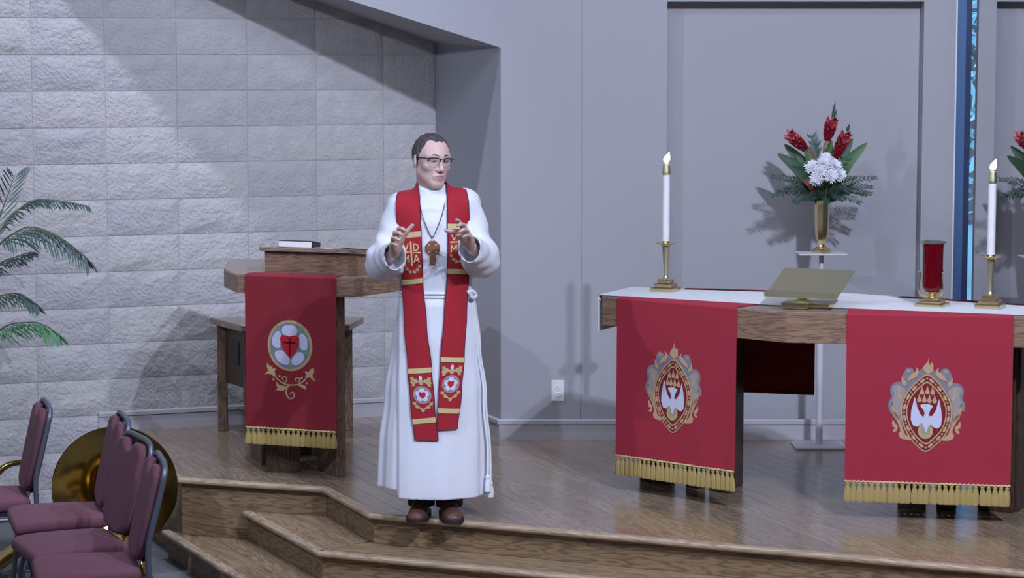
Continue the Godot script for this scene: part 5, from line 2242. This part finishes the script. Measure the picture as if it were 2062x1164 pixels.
func stole_work(st: Node3D, map: Callable, k: int) -> void:
	# bars
	var bars: Array = [[1.323, 1.298, 0.010], [1.108, 1.086, 0.012], [0.708, 0.686, 0.008], [0.482, 0.460, 0.010]] if k == 0 else [[1.360, 1.336, -0.004], [1.154, 1.132, -0.006], [0.757, 0.735, -0.006], [0.527, 0.505, -0.006]]
	for q in bars:
		var b := B.new()
		for i in 8:
			var a := i / 8.0
			var c := (i + 1) / 8.0
			var dy0: float = q[2] * (a - 0.5) * 1.2
			var dy1: float = q[2] * (c - 0.5) * 1.2
			b.plate(PackedVector2Array([Vector2(a, q[1] + dy0), Vector2(c, q[1] + dy1), Vector2(c, q[0] + dy1), Vector2(a, q[0] + dy0)]), 0.0, 0.0022, map)
		part("gold_bar", b, M.band, st, 30)
	var w := 0.105
	# rose roundels with sprays above and below
	var cy := 0.588 if k == 0 else 0.638
	var c := Vector2(0.51, cy)
	var rel := func(poly: PackedVector2Array):
		var p := PackedVector2Array()
		for q in poly:
			p.append(Vector2(c.x + q.x / w, c.y + q.y))
		return p
	emb(st, "roundel_ring", [rel.call(ellipse(Vector2.ZERO, Vector2(0.040, 0.040), 24))], 0.0018, M.smoke_pale, map)
	emb(st, "roundel_disc", [rel.call(ellipse(Vector2.ZERO, Vector2(0.0345, 0.0345), 24))], 0.0022, M.smoke, map)
	var pet := []
	for i in 5:
		var a := PI / 2 + i * TAU / 5
		pet.append(rel.call(ellipse(Vector2(cos(a), sin(a)) * 0.021, Vector2(0.0105, 0.013), 12, a)))
	emb(st, "roundel_petal", pet, 0.0027, M.white_thread, map)
	emb(st, "roundel_heart", [rel.call(v2([-0.016, 0.008, -0.009, 0.0145, 0, 0.011, 0.009, 0.0145, 0.016, 0.008, 0.013, -0.005, 0.004, -0.014, 0, -0.018, -0.004, -0.014, -0.013, -0.005]))], 0.0032, M.heart, map)
	var b := B.new()
	var strokes := [[-0.034, -0.040, -0.024, -0.052, 0, -0.066, 0.024, -0.052, 0.034, -0.040], [-0.036, 0.066, -0.020, 0.066, 0, 0.052, 0.020, 0.066, 0.036, 0.066], [-0.036, 0.048, -0.02, 0.056, 0.0, 0.066, 0.02, 0.056, 0.036, 0.048]]
	for s in strokes:
		var l := []
		for i in range(0, s.size(), 2):
			l.append(c.x + s[i] / w)
			l.append(c.y + s[i + 1])
		var pts := smooth(Array(v2(l)), 4)
		for i in pts.size() - 1:
			var d := Vector2(0, 0.0035)
			var q := PackedVector2Array([pts[i] - d, pts[i + 1] - d, pts[i + 1] + d, pts[i] + d])
			b.plate(q, 0.0, 0.0018, map)
	part("spray_stem", b, M.gold_thread, st, 30)
	var leaves := []
	for s in [-1, 1]:
		for q in [[0.036, -0.040, 0.9], [0.022, -0.055, 0.2], [0.036, 0.072, 0.6], [0.038, 0.058, -0.5], [0.022, 0.062, 0.4], [0.034, 0.047, -0.7]]:
			var base := Vector2(s * q[0], q[1])
			var l := PackedVector2Array()
			for v in [[0.013, 0.0], [0.004, 0.004], [0.002, 0.012], [-0.004, 0.004], [-0.012, 0.0], [-0.004, -0.005], [0.003, -0.009]]:
				l.append(base + Vector2(v[0], v[1]).rotated(q[2]) * Vector2(s, 1))
			leaves.append(rel.call(l))
	leaves.append(rel.call(ellipse(Vector2(0, -0.070), Vector2(0.008, 0.008), 10)))
	leaves.append(rel.call(ellipse(Vector2(0, 0.054), Vector2(0.010, 0.010), 12)))
	emb(st, "spray_leaf", leaves, 0.0020, M.gold_thread, map)
	emb(st, "bud", [rel.call(ellipse(Vector2(0, 0.076), Vector2(0.007, 0.011), 12))], 0.0024, M.white_thread, map)
	# the cross with letters, and the small spray below it
	var yc := 1.225 if k == 0 else 1.272
	var xc := 0.52
	var poly := func(l: Array):
		var p := PackedVector2Array()
		for i in range(0, l.size(), 2):
			p.append(Vector2(xc + l[i] / w, yc + l[i + 1]))
		return p
	var bar := func(x0, y0, x1, y1, t):
		var d := (Vector2(x1, y1) - Vector2(x0, y0)).normalized()
		var n = Vector2(-d.y, d.x) * t / 2.0
		var l := []
		for i in 7:
			l.append(lerpf(x0, x1, i / 6.0) - n.x)
			l.append(lerpf(y0, y1, i / 6.0) - n.y)
		for i in 7:
			l.append(lerpf(x1, x0, i / 6.0) + n.x)
			l.append(lerpf(y1, y0, i / 6.0) + n.y)
		return poly.call(l)
	emb(st, "letter_cross", [bar.call(0, -0.056, 0, 0.056, 0.008), bar.call(-0.044, 0.006, 0.044, 0.006, 0.007)], 0.0024, M.band, map)
	var lt := 0.0055
	emb(st, "letter", [bar.call(-0.038, 0.046, -0.025, 0.014, lt), bar.call(-0.025, 0.014, -0.012, 0.046, lt)], 0.0022, M.band, map)
	emb(st, "letter", [bar.call(0.013, 0.013, 0.013, 0.047, lt), bar.call(0.012, 0.045, 0.026, 0.043, lt), bar.call(0.026, 0.044, 0.034, 0.036, lt), bar.call(0.034, 0.037, 0.034, 0.023, lt), bar.call(0.034, 0.024, 0.026, 0.016, lt), bar.call(0.026, 0.017, 0.012, 0.015, lt)], 0.0022, M.band, map)
	emb(st, "letter", [bar.call(-0.038, -0.040, -0.038, -0.006, lt), bar.call(-0.038, -0.006, -0.026, -0.028, lt), bar.call(-0.026, -0.028, -0.013, -0.006, lt), bar.call(-0.013, -0.006, -0.013, -0.040, lt)], 0.0022, M.band, map)
	emb(st, "letter", [bar.call(0.011, -0.040, 0.023, -0.004, lt), bar.call(0.023, -0.004, 0.036, -0.040, lt), bar.call(0.016, -0.029, 0.031, -0.029, lt)], 0.0022, M.band, map)
	var small := []
	for s in [-1, 1]:
		for q in [[0.036, -0.056, 0.8], [0.024, -0.072, 0.3], [0.009, -0.083, 0.1]]:
			var l := PackedVector2Array()
			for v in [[0.012, 0.0], [0.004, 0.004], [0.002, 0.011], [-0.004, 0.004], [-0.011, 0.0], [-0.004, -0.005], [0.003, -0.009]]:
				var u := Vector2(s * q[0], q[1]) + Vector2(v[0], v[1]).rotated(q[2]) * Vector2(s, 1)
				l.append(Vector2(xc + u.x / w, yc + u.y))
			small.append(l)
	emb(st, "spray_leaf", small, 0.0020, M.gold_thread, map)

# ---------------------------------------------------------------- flower stands, vases, bouquets
func stands() -> void:
	bouquet(P(1.672, 12.56, 0), "nearer the middle, behind the brass book stand", 0.0, 0)
	bouquet(P(2.835, 12.33, 0), "at the frame's right edge, behind the right candle", 0.15, 1)

func bouquet(at: Vector3, place: String, turn: float, k: int) -> void:
	var which: String = ["behind the book stand", "behind the right candle"][k]
	var t := thing("flower_stand", "slim grey metal flower stand " + which, "stand", at, 0.0, "grey metal flower stands")
	var b := B.new()
	b.box(Vector3(0, 0.007, 0), Vector3(0.28, 0.014, 0.24), 0.003)
	part("base_plate", b, M.stand, t)
	b = B.new()
	b.tube([Vector3(0, 0.013, 0), Vector3(0, 0.62, 0)], [0.019, 0.019], 14)
	b.tube([Vector3(0, 0.60, 0), Vector3(0, 1.052, 0)], [0.013, 0.013], 14)
	b.tube([Vector3(0, 0.60, 0), Vector3(0, 0.63, 0)], [0.023, 0.023], 14)
	part("pole", b, M.stand, t)
	b = B.new()
	b.box(Vector3(0, 1.056, 0), Vector3(0.262, 0.008, 0.20), 0.002)
	part("top_plate", b, M.stand, t)
	var top := at + Vector3(0, 1.0605, 0)
	t = thing("vase", "tall slender brass vase on the flower stand " + which, "vase", top, 0.0, "brass vases")
	b = B.new()
	b.lathe([[0.0, 0.0], [0.056, 0.0], [0.056, 0.010], [0.048, 0.016], [0.040, 0.024], [0.022, 0.034], [0.017, 0.044], [0.021, 0.052], [0.030, 0.075], [0.036, 0.11], [0.039, 0.16], [0.040, 0.21], [0.0395, 0.26], [0.044, 0.285], [0.041, 0.285], [0.036, 0.26], [0.036, 0.2], [0.03, 0.1], [0.0, 0.08]], 8)
	part("body", b, M.brass, t, 28)
	# everything that stands in it; x, y measured from the vase's mouth
	var m := top + Vector3(0, 0.28, 0)
	var bs := Basis(Vector3.UP, turn)
	var g := [[Vector3(-0.085, 0.27, 0.03), Vector3(-0.195, 0.365, 0.06), "leaning far left"], [Vector3(0.018, 0.315, 0.0), Vector3(0.05, 0.44, 0.0), "standing tallest in the middle"], [Vector3(0.062, 0.235, 0.03), Vector3(0.122, 0.37, 0.04), "leaning right"]]
	for i in 3:
		ginger(m, bs, g[i][0], g[i][1], "red ginger flower %s, bouquet %s" % [g[i][2], which], i)
	var mums := [[-0.067, 0.185, 0.065], [0.010, 0.225, 0.05], [0.055, 0.190, 0.07], [-0.023, 0.165, 0.085], [0.079, 0.145, 0.075], [-0.043, 0.120, 0.085], [0.030, 0.138, 0.10], [-0.005, 0.205, 0.075]]
	for i in mums.size():
		mum(m, bs * Vector3(mums[i][0], mums[i][1], mums[i][2]), "%s white chrysanthemum of the bouquet %s" % [["leftmost", "topmost", "upper right", "inner left", "rightmost", "lowest", "lower middle", "central"][i], which], "white chrysanthemums " + which)
	var lv := [[-0.25, 0.257, 0.05, 0, "long dark leaf reaching farthest left"], [-0.205, 0.305, -0.02, 0, "broad green leaf under the left ginger flower"], [-0.105, 0.275, 0.05, 1, "upright mid green leaf left of the white flowers"], [-0.175, 0.19, 0.06, 0, "low dark leaf pointing left"], [0.235, 0.315, 0.03, 1, "long bright green leaf reaching farthest right"], [0.165, 0.335, -0.03, 0, "dark leaf behind the right ginger flower"], [0.05, 0.33, -0.04, 1, "upright green leaf beside the tallest ginger"], [0.125, 0.235, 0.04, 2, "bluish leaf right of the white flowers"], [-0.06, 0.36, -0.05, 2, "grey-green leafy sprig behind the white flowers"], [-0.03, 0.31, -0.06, 2, "grey-green leaf behind, left of tallest ginger"], [-0.115, 0.115, 0.09, 3, "brownish red leaf low on the left"], [-0.15, 0.245, 0.03, 0, "dark leaf in the left fan of leaves"], [0.085, 0.265, -0.02, 0, "dark leaf at the foot of the right ginger flower"]]
	for q in lv:
		big_leaf(m, bs * Vector3(q[0], q[1], q[2]), q[3], "%s, bouquet %s" % [q[4], which])
	var tips := []
	for i in 15:
		var a := lerpf(-0.12, PI + 0.12, i / 14.0)
		var r := 0.26 + 0.035 * sin(i * 2.7)
		tips.append(Vector3(cos(a) * r, 0.055 + sin(i * 1.9) * 0.055 + 0.02, sin(a) * 0.13 + 0.02))
	for i in 5:
		tips.append(Vector3(-0.16 + i * 0.085, 0.0 + 0.015 * (i % 2), 0.12))
	var nth := ["first", "second", "third", "fourth", "fifth", "sixth", "seventh", "eighth", "ninth", "tenth", "eleventh", "twelfth", "thirteenth", "fourteenth", "fifteenth", "sixteenth"]
	for i in tips.size():
		var l: String = ("%s fern frond of the fan from its right" % nth[i]) if i < 15 else ("%s fern frond from the left hanging over the vase" % nth[i - 15])
		fern(m, bs * tips[i], "%s, bouquet %s" % [l, which], "fern fronds " + which)

func ginger(m: Vector3, bs: Basis, p0: Vector3, p1: Vector3, label: String, k: int) -> void:
	var t := thing("ginger_flower", label, "flower", m, 0.0, "red ginger flowers")
	t.basis = bs
	var ax := (p1 - p0).normalized()
	var b := B.new()
	b.tube(smooth([Vector3(0, -0.2, 0), Vector3(p0.x * 0.25, 0.02, p0.z * 0.4), p0 - ax * 0.05, p0], 5), lerp_list([0.004, 0.005, 0.006, 0.007], 16), 8)
	part("stem", b, M.ginger_stem, t)
	var len := p0.distance_to(p1)
	var side := ax.cross(Vector3.BACK).normalized()
	var up := side.cross(ax)
	b = B.new()
	var tips := B.new()
	var n := 46
	for i in n:
		var f := float(i) / n
		var a := i * 2.39996
		var dir := side * cos(a) + up * sin(a)
		var base := p0 + ax * len * f * 0.92
		var rad := 0.010 + 0.020 * sin(minf(f * 1.25 + 0.15, 1.0) * PI * 0.62)
		var tip := base + ax * 0.030 + dir * rad * 1.25
		var s := dir.cross(ax) * 0.0115
		var mid := base + ax * 0.010 + dir * rad
		var into := tips if f > 0.62 and (i % 3 != 0) else b
		into.quad(base, mid - s, tip, mid + s)
		into.quad(base + dir * 0.002, mid + s * 0.9 - dir * 0.003, tip, mid - s * 0.9 - dir * 0.003)
	part("bracts", b, M.ginger, t, 20)
	part("bract_tips", tips, M.ginger_tip if k != 1 else M.ginger_tip, t, 20)
	if k > 0:
		b = B.new()
		for q in ([[0.0, 0.10], [0.3, 0.06]] if k == 1 else [[0.0, 0.05]]):
			var d = (ax + side * (q[0] - 0.1)).normalized()
			var s := side * 0.008
			b.quad(p1 - s, p1 + d * q[1] * 0.4 - s * 1.1 + up * 0.003, p1 + d * q[1], p1 + d * q[1] * 0.4 + s * 1.1 + up * 0.003)
			b.quad(p1 + s, p1 + d * q[1] * 0.4 + s * 1.1 - up * 0.003, p1 + d * q[1], p1 + d * q[1] * 0.4 - s * 1.1 - up * 0.003)
		part("crown_leaf", b, M.leaf_dark, t, 20)

func mum(m: Vector3, at: Vector3, label: String, group: String) -> void:
	var t := thing("chrysanthemum", label, "flower", m, 0.0, group)
	var b := B.new()
	b.tube(smooth([Vector3(0, -0.18, 0), Vector3(at.x * 0.3, 0.02, at.z * 0.4), at - Vector3(0, 0.012, 0.012)], 5), lerp_list([0.003, 0.003], 11), 6)
	part("stem", b, M.stem, t)
	var face := (at - Vector3(0, 0.06, -0.02)).normalized() + Vector3(0, 0, 0.7)
	var bs := Basis.looking_at(-face.normalized(), Vector3.UP)
	b = B.new()
	for ring in 4:
		var n: int = [18, 16, 13, 9][ring]
		var l: float = [0.047, 0.042, 0.034, 0.022][ring]
		var tilt: float = [0.05, 0.40, 0.75, 1.1][ring]
		for i in n:
			var a := TAU * (i + ring * 0.4) / n + rng.randf_range(-0.1, 0.1)
			var d := Vector3(cos(a), sin(a), 0)
			var o := (d * cos(tilt) + Vector3(0, 0, 1) * sin(tilt))
			var s := Vector3(-sin(a), cos(a), 0) * 0.0062
			var up := s.normalized().cross(o) * -0.002
			var p := [at + bs * (d * 0.002), at + bs * (o * l * 0.6 - s + up), at + bs * (o * l + Vector3(0, 0, 0.004)), at + bs * (o * l * 0.6 + s + up)]
			b.quad(p[0], p[1], p[2], p[3])
	part("petals", b, M.mum, t, 10)
	b = B.new()
	b.lathe([[0.0, -0.006], [0.006, -0.004], [0.006, 0.002], [0.0, 0.005]], 8, Transform3D(bs * Basis(Vector3.RIGHT, PI / 2), at))
	part("heart", b, M.mum_heart, t)

func leaf_blade(b: B, path: Array, width: float, across: Vector3, fold: float) -> void:
	var n := path.size()
	var l := PackedVector3Array()
	var c := PackedVector3Array()
	var r := PackedVector3Array()
	for i in n:
		var f := float(i) / (n - 1)
		var w := width * pow(sin(PI * pow(f, 0.8)), 0.8) * 0.5 if f > 0.0 and f < 1.0 else 0.0005
		var t: Vector3 = (path[mini(i + 1, n - 1)] - path[maxi(i - 1, 0)]).normalized()
		var s := (across - t * across.dot(t)).normalized()
		var u := s.cross(t)
		l.append(path[i] - s * w + u * w * fold)
		c.append(path[i])
		r.append(path[i] + s * w + u * w * fold)
	b.grid([l, c])
	b.grid([c, r])

func big_leaf(m: Vector3, tip: Vector3, kind: int, label: String) -> void:
	var t := thing("bouquet_leaf", label, "leaf", m, 0.0, "leaves in the bouquets")
	var root := Vector3(tip.x * 0.12, -0.03, tip.z * 0.2)
	var mid := root.lerp(tip, 0.55) + Vector3(-tip.x * 0.10, 0.035, 0.02)
	var base := root.lerp(tip, 0.30) + Vector3(-tip.x * 0.05, 0.015, 0.01)
	var path := smooth([base, mid, tip], 8)
	var b := B.new()
	b.tube(smooth([Vector3(0, -0.18, 0), root, base], 4), lerp_list([0.0025, 0.0025], 9), 6)
	part("stem", b, M.stem, t)
	b = B.new()
	var d := (tip - base).normalized()
	var across := d.cross(Vector3(0.25 * sin(tip.x * 40.0), 0.15, 1.0)).normalized()
	if kind == 2:
		for i in 7:
			var p: Vector3 = path[2 + i * 2]
			for s in [-1, 1]:
				var dir = (d + across * s * 0.9).normalized()
				leaf_blade(b, [p, p + dir * 0.02 + Vector3(0, 0, 0.004), p + dir * 0.042], 0.016, across.cross(dir).cross(dir), 0.15)
	leaf_blade(b, path, [0.074, 0.070, 0.03, 0.07][kind], across, 0.22)
	part("blade", b, [M.leaf_dark, M.leaf, M.leaf_blue, M.leaf_brown][kind], t, 60)

func fern(m: Vector3, tip: Vector3, label: String, group: String) -> void:
	var t := thing("fern_frond", label, "fern", m, 0.0, group)
	var path := smooth([Vector3(0, -0.12, 0), Vector3(tip.x * 0.1, 0.01, tip.z * 0.2), tip * 0.55 + Vector3(0, 0.035, 0), tip], 7)
	var b := B.new()
	b.tube(path, lerp_list([0.002, 0.0012], path.size()), 5)
	part("rachis", b, M.stem, t)
	b = B.new()
	var n := path.size()
	for i in range(6, n):
		var d: Vector3 = (path[mini(i + 1, n - 1)] - path[i - 1]).normalized()
		var side := d.cross(Vector3(0, 0.75, 0.65)).normalized()
		var f := float(i - 6) / (n - 7)
		var l := 0.075 * (1.0 - f * 0.7) * rng.randf_range(0.7, 1.15)
		for s in [-1, 1]:
			for k in 3:
				var p: Vector3 = path[i] + d * 0.004 * k
				var dir: Vector3 = (side * s + d * 0.8 + Vector3(0, rng.randf_range(-0.25, 0.15), rng.randf_range(-0.2, 0.2))).normalized()
				var w := d.cross(dir).normalized().cross(dir) * 0.0022
				b.quad(p, p + dir * l * 0.5 + w, p + dir * l, p + dir * l * 0.5 - w)
	part("leaflets", b, M.fern, t, 10)

# ---------------------------------------------------------------- banquet chairs.  Axes: z forwards, origin on the floor under the seat
func chairs() -> void:
	var t := thing("banquet_chair", "", "chair", Vector3.ZERO, 0.0, "stacking chairs with burgundy cushions")
	var bend := func(p: Vector3):
		p.y -= 0.008 * smoothstep(0.12, 0.215, p.z)
		var w := 1.0 - 0.10 * smoothstep(0.0, -0.2, p.z)
		p.x *= w
		if p.y > 0.0:
			p.y += 0.006 * (1.0 - (p.x / 0.22) * (p.x / 0.22)) * (1.0 - pow(p.z / 0.215, 2.0))
		return p
	var b := B.new()
	b.rbox(Vector3(0, 0.436, 0.01), Vector3(0.41, 0.066, 0.43), 0.031, 12, bend)
	part("seat", b, M.seat, t, 70)
	b = B.new()
	b.box(Vector3(0, 0.394, 0.0), Vector3(0.36, 0.018, 0.36), 0.004)
	part("seat_board", b, M.dark, t)
	# backrest: leaning panel with a notch under the top bar
	var lean := Transform3D(Basis(Vector3.RIGHT, -deg_to_rad(13)), Vector3(0, 0.47, -0.205))
	b = B.new()
	var out := v2([-0.13, 0.022, -0.06, 0.006, 0.0, 0.002, 0.06, 0.006, 0.13, 0.022, 0.16, 0.05, 0.178, 0.10, 0.188, 0.20, 0.190, 0.33, 0.184, 0.375, 0.155, 0.412, 0.10, 0.416, 0.062, 0.414, 0.035, 0.384, 0.012, 0.370, -0.012, 0.370, -0.035, 0.384, -0.062, 0.414, -0.10, 0.416, -0.155, 0.412, -0.184, 0.375, -0.190, 0.33, -0.188, 0.20, -0.178, 0.10, -0.16, 0.05])
	b.plate(out, -0.006, 0.040, null, 0.014, true)
	var bk := part("backrest", b, M.seat_back, t, 50)
	bk.transform = lean
	b = B.new()
	b.plate(B.inset(out, -0.004), -0.016, -0.0055, null, 0.003, true)
	var shell := part("back_shell", b, M.dark, t, 50)
	shell.transform = lean
	# side rails run from the seat frame up round the top
	b = B.new()
	var path := smooth([Vector3(-0.175, 0.385, -0.13), Vector3(-0.192, 0.378, -0.19), Vector3(-0.202, 0.43, -0.226), lean * Vector3(-0.204, 0.10, 0), lean * Vector3(-0.206, 0.32, -0.002), lean * Vector3(-0.196, 0.405, -0.002), lean * Vector3(-0.13, 0.432, -0.002), lean * Vector3(0, 0.434, -0.002), lean * Vector3(0.13, 0.432, -0.002), lean * Vector3(0.196, 0.405, -0.002), lean * Vector3(0.206, 0.32, -0.002), lean * Vector3(0.204, 0.10, 0), Vector3(0.202, 0.43, -0.226), Vector3(0.192, 0.378, -0.19), Vector3(0.175, 0.385, -0.13)], 5)
	b.tube(path, lerp_list([0.0125, 0.0125], path.size()), 10)
	part("back_frame", b, M.steel, t, 60)
	b = B.new()
	for s in [-1, 1]:
		path = smooth([Vector3(s * 0.178, 0.368, -0.17), Vector3(s * 0.185, 0.368, 0.0), Vector3(s * 0.188, 0.362, 0.16)], 5)
		b.tube(path, lerp_list([0.0115, 0.0115], path.size()), 8)
	for z in [-0.15, 0.14]:
		b.tube([Vector3(-0.18, 0.362, z), Vector3(0.18, 0.362, z)], [0.010, 0.010], 8)
	part("seat_frame", b, M.steel, t, 60)
	for s in [-1, 1]:
		b = B.new()
		path = smooth([Vector3(s * 0.188, 0.366, 0.13), Vector3(s * 0.194, 0.345, 0.172), Vector3(s * 0.202, 0.20, 0.19), Vector3(s * 0.212, 0.008, 0.212)], 5)
		b.tube(path, lerp_list([0.0115, 0.0115], path.size()), 8)
		b.tube([Vector3(s * 0.2115, 0.0, 0.2115), Vector3(s * 0.2105, 0.03, 0.209)], [0.0145, 0.0135], 8)
		part("leg", b, M.steel, t, 60)
		b = B.new()
		path = smooth([Vector3(s * 0.178, 0.366, -0.10), Vector3(s * 0.19, 0.345, -0.155), Vector3(s * 0.2, 0.20, -0.195), Vector3(s * 0.212, 0.008, -0.245)], 5)
		b.tube(path, lerp_list([0.0115, 0.0115], path.size()), 8)
		b.tube([Vector3(s * 0.2115, 0.0, -0.247), Vector3(s * 0.2105, 0.03, -0.24)], [0.0145, 0.0135], 8)
		part("leg", b, M.steel, t, 60)
	var list := [[-1.461, 9.566, 14.5, "burgundy stacking chair nearest the steps, first of the row of three"], [-1.638, 10.10, 26.0, "burgundy stacking chair in the middle of the row of three"], [-1.800, 10.69, 16.5, "burgundy stacking chair farthest back in the row of three, in front of the brass bell"], [-2.240, 11.10, 17.0, "burgundy stacking chair standing apart at the far left, near the palm"]]
	for i in list.size():
		var q = list[i]
		var o: Node3D = t if i == 0 else copy(t, q[3])
		o.set_meta("label", q[3])
		var al := deg_to_rad(q[2])
		var f := Vector3(-cos(al), 0, sin(al))
		o.position = P(q[0], q[1], NAVE) + f * 0.30
		o.rotation.y = -(PI / 2 - al)

# ---------------------------------------------------------------- sousaphone lying behind and under the chairs
func sousaphone() -> void:
	var t := thing("sousaphone", "large brass sousaphone with its wide bell facing out, on the floor behind the chairs", "tuba", P(-1.935, 11.22, 0.02))
	var bs := Basis.looking_at(-Vector3(0.16, 0.02, 1.0).normalized(), Vector3.UP) * Basis(Vector3.RIGHT, PI / 2)
	var b := B.new()
	b.lathe([[0.05, -0.42], [0.058, -0.34], [0.072, -0.26], [0.095, -0.18], [0.13, -0.115], [0.18, -0.062], [0.24, -0.022], [0.298, 0.0], [0.305, 0.004], [0.302, 0.008], [0.296, 0.005], [0.238, -0.016], [0.178, -0.056], [0.127, -0.11], [0.092, -0.177], [0.069, -0.26], [0.055, -0.34], [0.046, -0.42]], 56, Transform3D(bs, Vector3.ZERO))
	part("bell", b, M.brass_horn, t, 60)
	b = B.new()
	var back := bs * Vector3(0, -0.42, 0)
	var path := smooth([back, back + bs * Vector3(0, -0.10, 0), back + Vector3(-0.10, -0.12, -0.20), Vector3(-0.42, -0.30, -0.40), Vector3(-0.58, -0.375, -0.02), Vector3(-0.56, -0.385, 0.66), Vector3(-0.22, -0.385, 1.05), Vector3(0.22, -0.36, 0.93), Vector3(0.27, -0.28, 0.72)], 8)
	b.tube(path, lerp_list([0.048, 0.05, 0.046, 0.042, 0.038, 0.034, 0.030, 0.026, 0.022], path.size()), 16)
	part("body_tube", b, M.brass_horn, t, 60)
	b = B.new()
	for i in 3:
		var c := Vector3(0.10 + i * 0.055, -0.33, 0.74 - i * 0.055)
		b.lathe([[0.0, 0.0], [0.021, 0.0], [0.023, 0.01], [0.023, 0.19], [0.018, 0.2], [0.005, 0.204], [0.005, 0.225], [0.012, 0.228], [0.012, 0.234], [0.0, 0.235]], 16, Transform3D(Basis.IDENTITY, c))
	part("valve", b, M.brass_horn, t)
	b = B.new()
	path = smooth([Vector3(0.27, -0.28, 0.72), Vector3(0.20, -0.20, 0.66), Vector3(0.06, -0.20, 0.78), Vector3(-0.02, -0.28, 0.86), Vector3(0.05, -0.34, 0.84), Vector3(0.16, -0.30, 0.70)], 6)
	b.tube(path, lerp_list([0.018, 0.016], path.size()), 10)
	path = smooth([Vector3(-0.57, -0.375, 0.10), Vector3(-0.62, -0.25, -0.06), Vector3(-0.65, -0.05, -0.14), Vector3(-0.58, 0.07, -0.18), Vector3(-0.46, 0.098, -0.20), Vector3(-0.40, 0.095, -0.22)], 6)
	b.tube(path, lerp_list([0.020, 0.012], path.size()), 10)
	part("lead_pipe", b, M.brass_horn, t, 60)

# ---------------------------------------------------------------- palm at the left edge
func palm() -> void:
	var at := P(-2.98, 12.1, NAVE)
	var t := thing("potted_palm", "potted palm with arching feathery fronds at the left edge, by the block wall", "plant", at)
	var b := B.new()
	b.lathe([[0.0, 0.0], [0.13, 0.0], [0.17, 0.28], [0.18, 0.30], [0.16, 0.30], [0.15, 0.26], [0.0, 0.26]], 28)
	part("pot", b, M.pot, t)
	b = B.new()
	for i in 4:
		var a := i * 1.7
		b.tube(smooth([Vector3(cos(a) * 0.03, 0.25, sin(a) * 0.03), Vector3(cos(a) * 0.05, 0.8, sin(a) * 0.05), Vector3(cos(a) * 0.03 + 0.05, 1.4, sin(a) * 0.02)], 5), lerp_list([0.016, 0.012], 11), 8)
	part("cane", b, M.stem, t)
	var fr := [
		[[[-2.769, 1.07], [-2.694, 1.199], [-2.639, 1.328], [-2.596, 1.432], [-2.569, 1.496]], 0.1, 0.16, 0],
		[[[-2.796, 1.018], [-2.662, 1.215], [-2.557, 1.328], [-2.486, 1.370], [-2.416, 1.375], [-2.311, 1.365], [-2.211, 1.344]], 0.0, 0.075, 2],
		[[[-2.797, 0.966], [-2.664, 1.137], [-2.585, 1.197], [-2.489, 1.241], [-2.378, 1.222], [-2.263, 1.163], [-2.171, 1.093]], 0.25, 0.17, 2],
		[[[-2.798, 0.914], [-2.666, 1.041], [-2.577, 1.080], [-2.499, 1.106]], 0.1, 0.085, 2],
		[[[-2.80, 0.836], [-2.670, 0.875], [-2.566, 0.893], [-2.499, 0.869], [-2.445, 0.836]], 0.2, 0.10, 2],
		[[[-2.806, 0.601], [-2.674, 0.692], [-2.587, 0.737], [-2.455, 0.750], [-2.383, 0.731], [-2.318, 0.700]], 0.3, 0.13, 2]]
	for k in fr.size():
		var pts := []
		for i in fr[k][0].size():
			var q = fr[k][0][i]
			pts.append(P(q[0], 12.1 - fr[k][1] * i / 6.0, q[1]) - at)
		pts.push_front(Vector3(0.03, pts[0].y - 0.28, 0))
		frond(t, smooth(pts, 6), fr[k][2], fr[k][3])
	for k in 4:     # fronds on the side that the photograph cuts off
		var a := 2.3 + k * 0.6
		var d := Vector3(cos(a), 0, sin(a) * 0.7)
		frond(t, smooth([Vector3(0, 1.1 + k * 0.15, 0), Vector3(0, 1.5 + k * 0.1, 0) + d * 0.15, Vector3(0, 1.65 + k * 0.08, 0) + d * 0.4, Vector3(0, 1.45 + k * 0.1, 0) + d * 0.65], 8), 0.15, 1)

func frond(t: Node3D, path: Array, l0: float, kind: int) -> void:
	var f := Node3D.new()
	f.name = "frond"
	t.add_child(f, true)
	var b := B.new()
	b.tube(path, lerp_list([0.006, 0.005, 0.003, 0.0012], path.size()), 6)
	part("rachis", b, M.stem, f)
	b = B.new()
	var n := path.size()
	var start := int(n * 0.28)
	for i in range(start, n, 2 if kind == 0 else 1):
		var fl := float(i - start) / (n - start)
		var d: Vector3 = (path[mini(i + 1, n - 1)] - path[maxi(i - 1, 0)]).normalized()
		var side := d.cross(Vector3.UP).normalized()
		for h in 1:
			for s in [-1, 1]:
				var p: Vector3 = path[i] + (path[mini(i + 1, n - 1)] - path[i]) * (0.25 + 0.5 * (s + 1) / 2.0)
				var l := l0 * (0.55 + 0.9 * sin(PI * (0.2 + 0.7 * fl))) * rng.randf_range(0.85, 1.1) * (1.0 - 0.35 * fl)
				var droop: float = [-0.05, 0.45, 0.85][kind] * rng.randf_range(0.8, 1.2)
				var dir: Vector3 = (side * s * (1.0 if kind != 2 else 0.55) + d * 0.75 + Vector3(0, -droop * 0.5, 0)).normalized()
				var end: Vector3 = (dir + Vector3(0, -droop * 0.9, 0)).normalized()
				leaf_blade(b, [p, p + dir * l * 0.45, p + dir * l * 0.5 + end * l * 0.3, p + dir * l * 0.5 + end * l * 0.5], 0.0085, dir.cross(Vector3(0.2, 0.4, 1.0)), 0.12)
	part("leaflets", b, M.palm_bright if l0 == 0.13 else M.palm, f, 30)
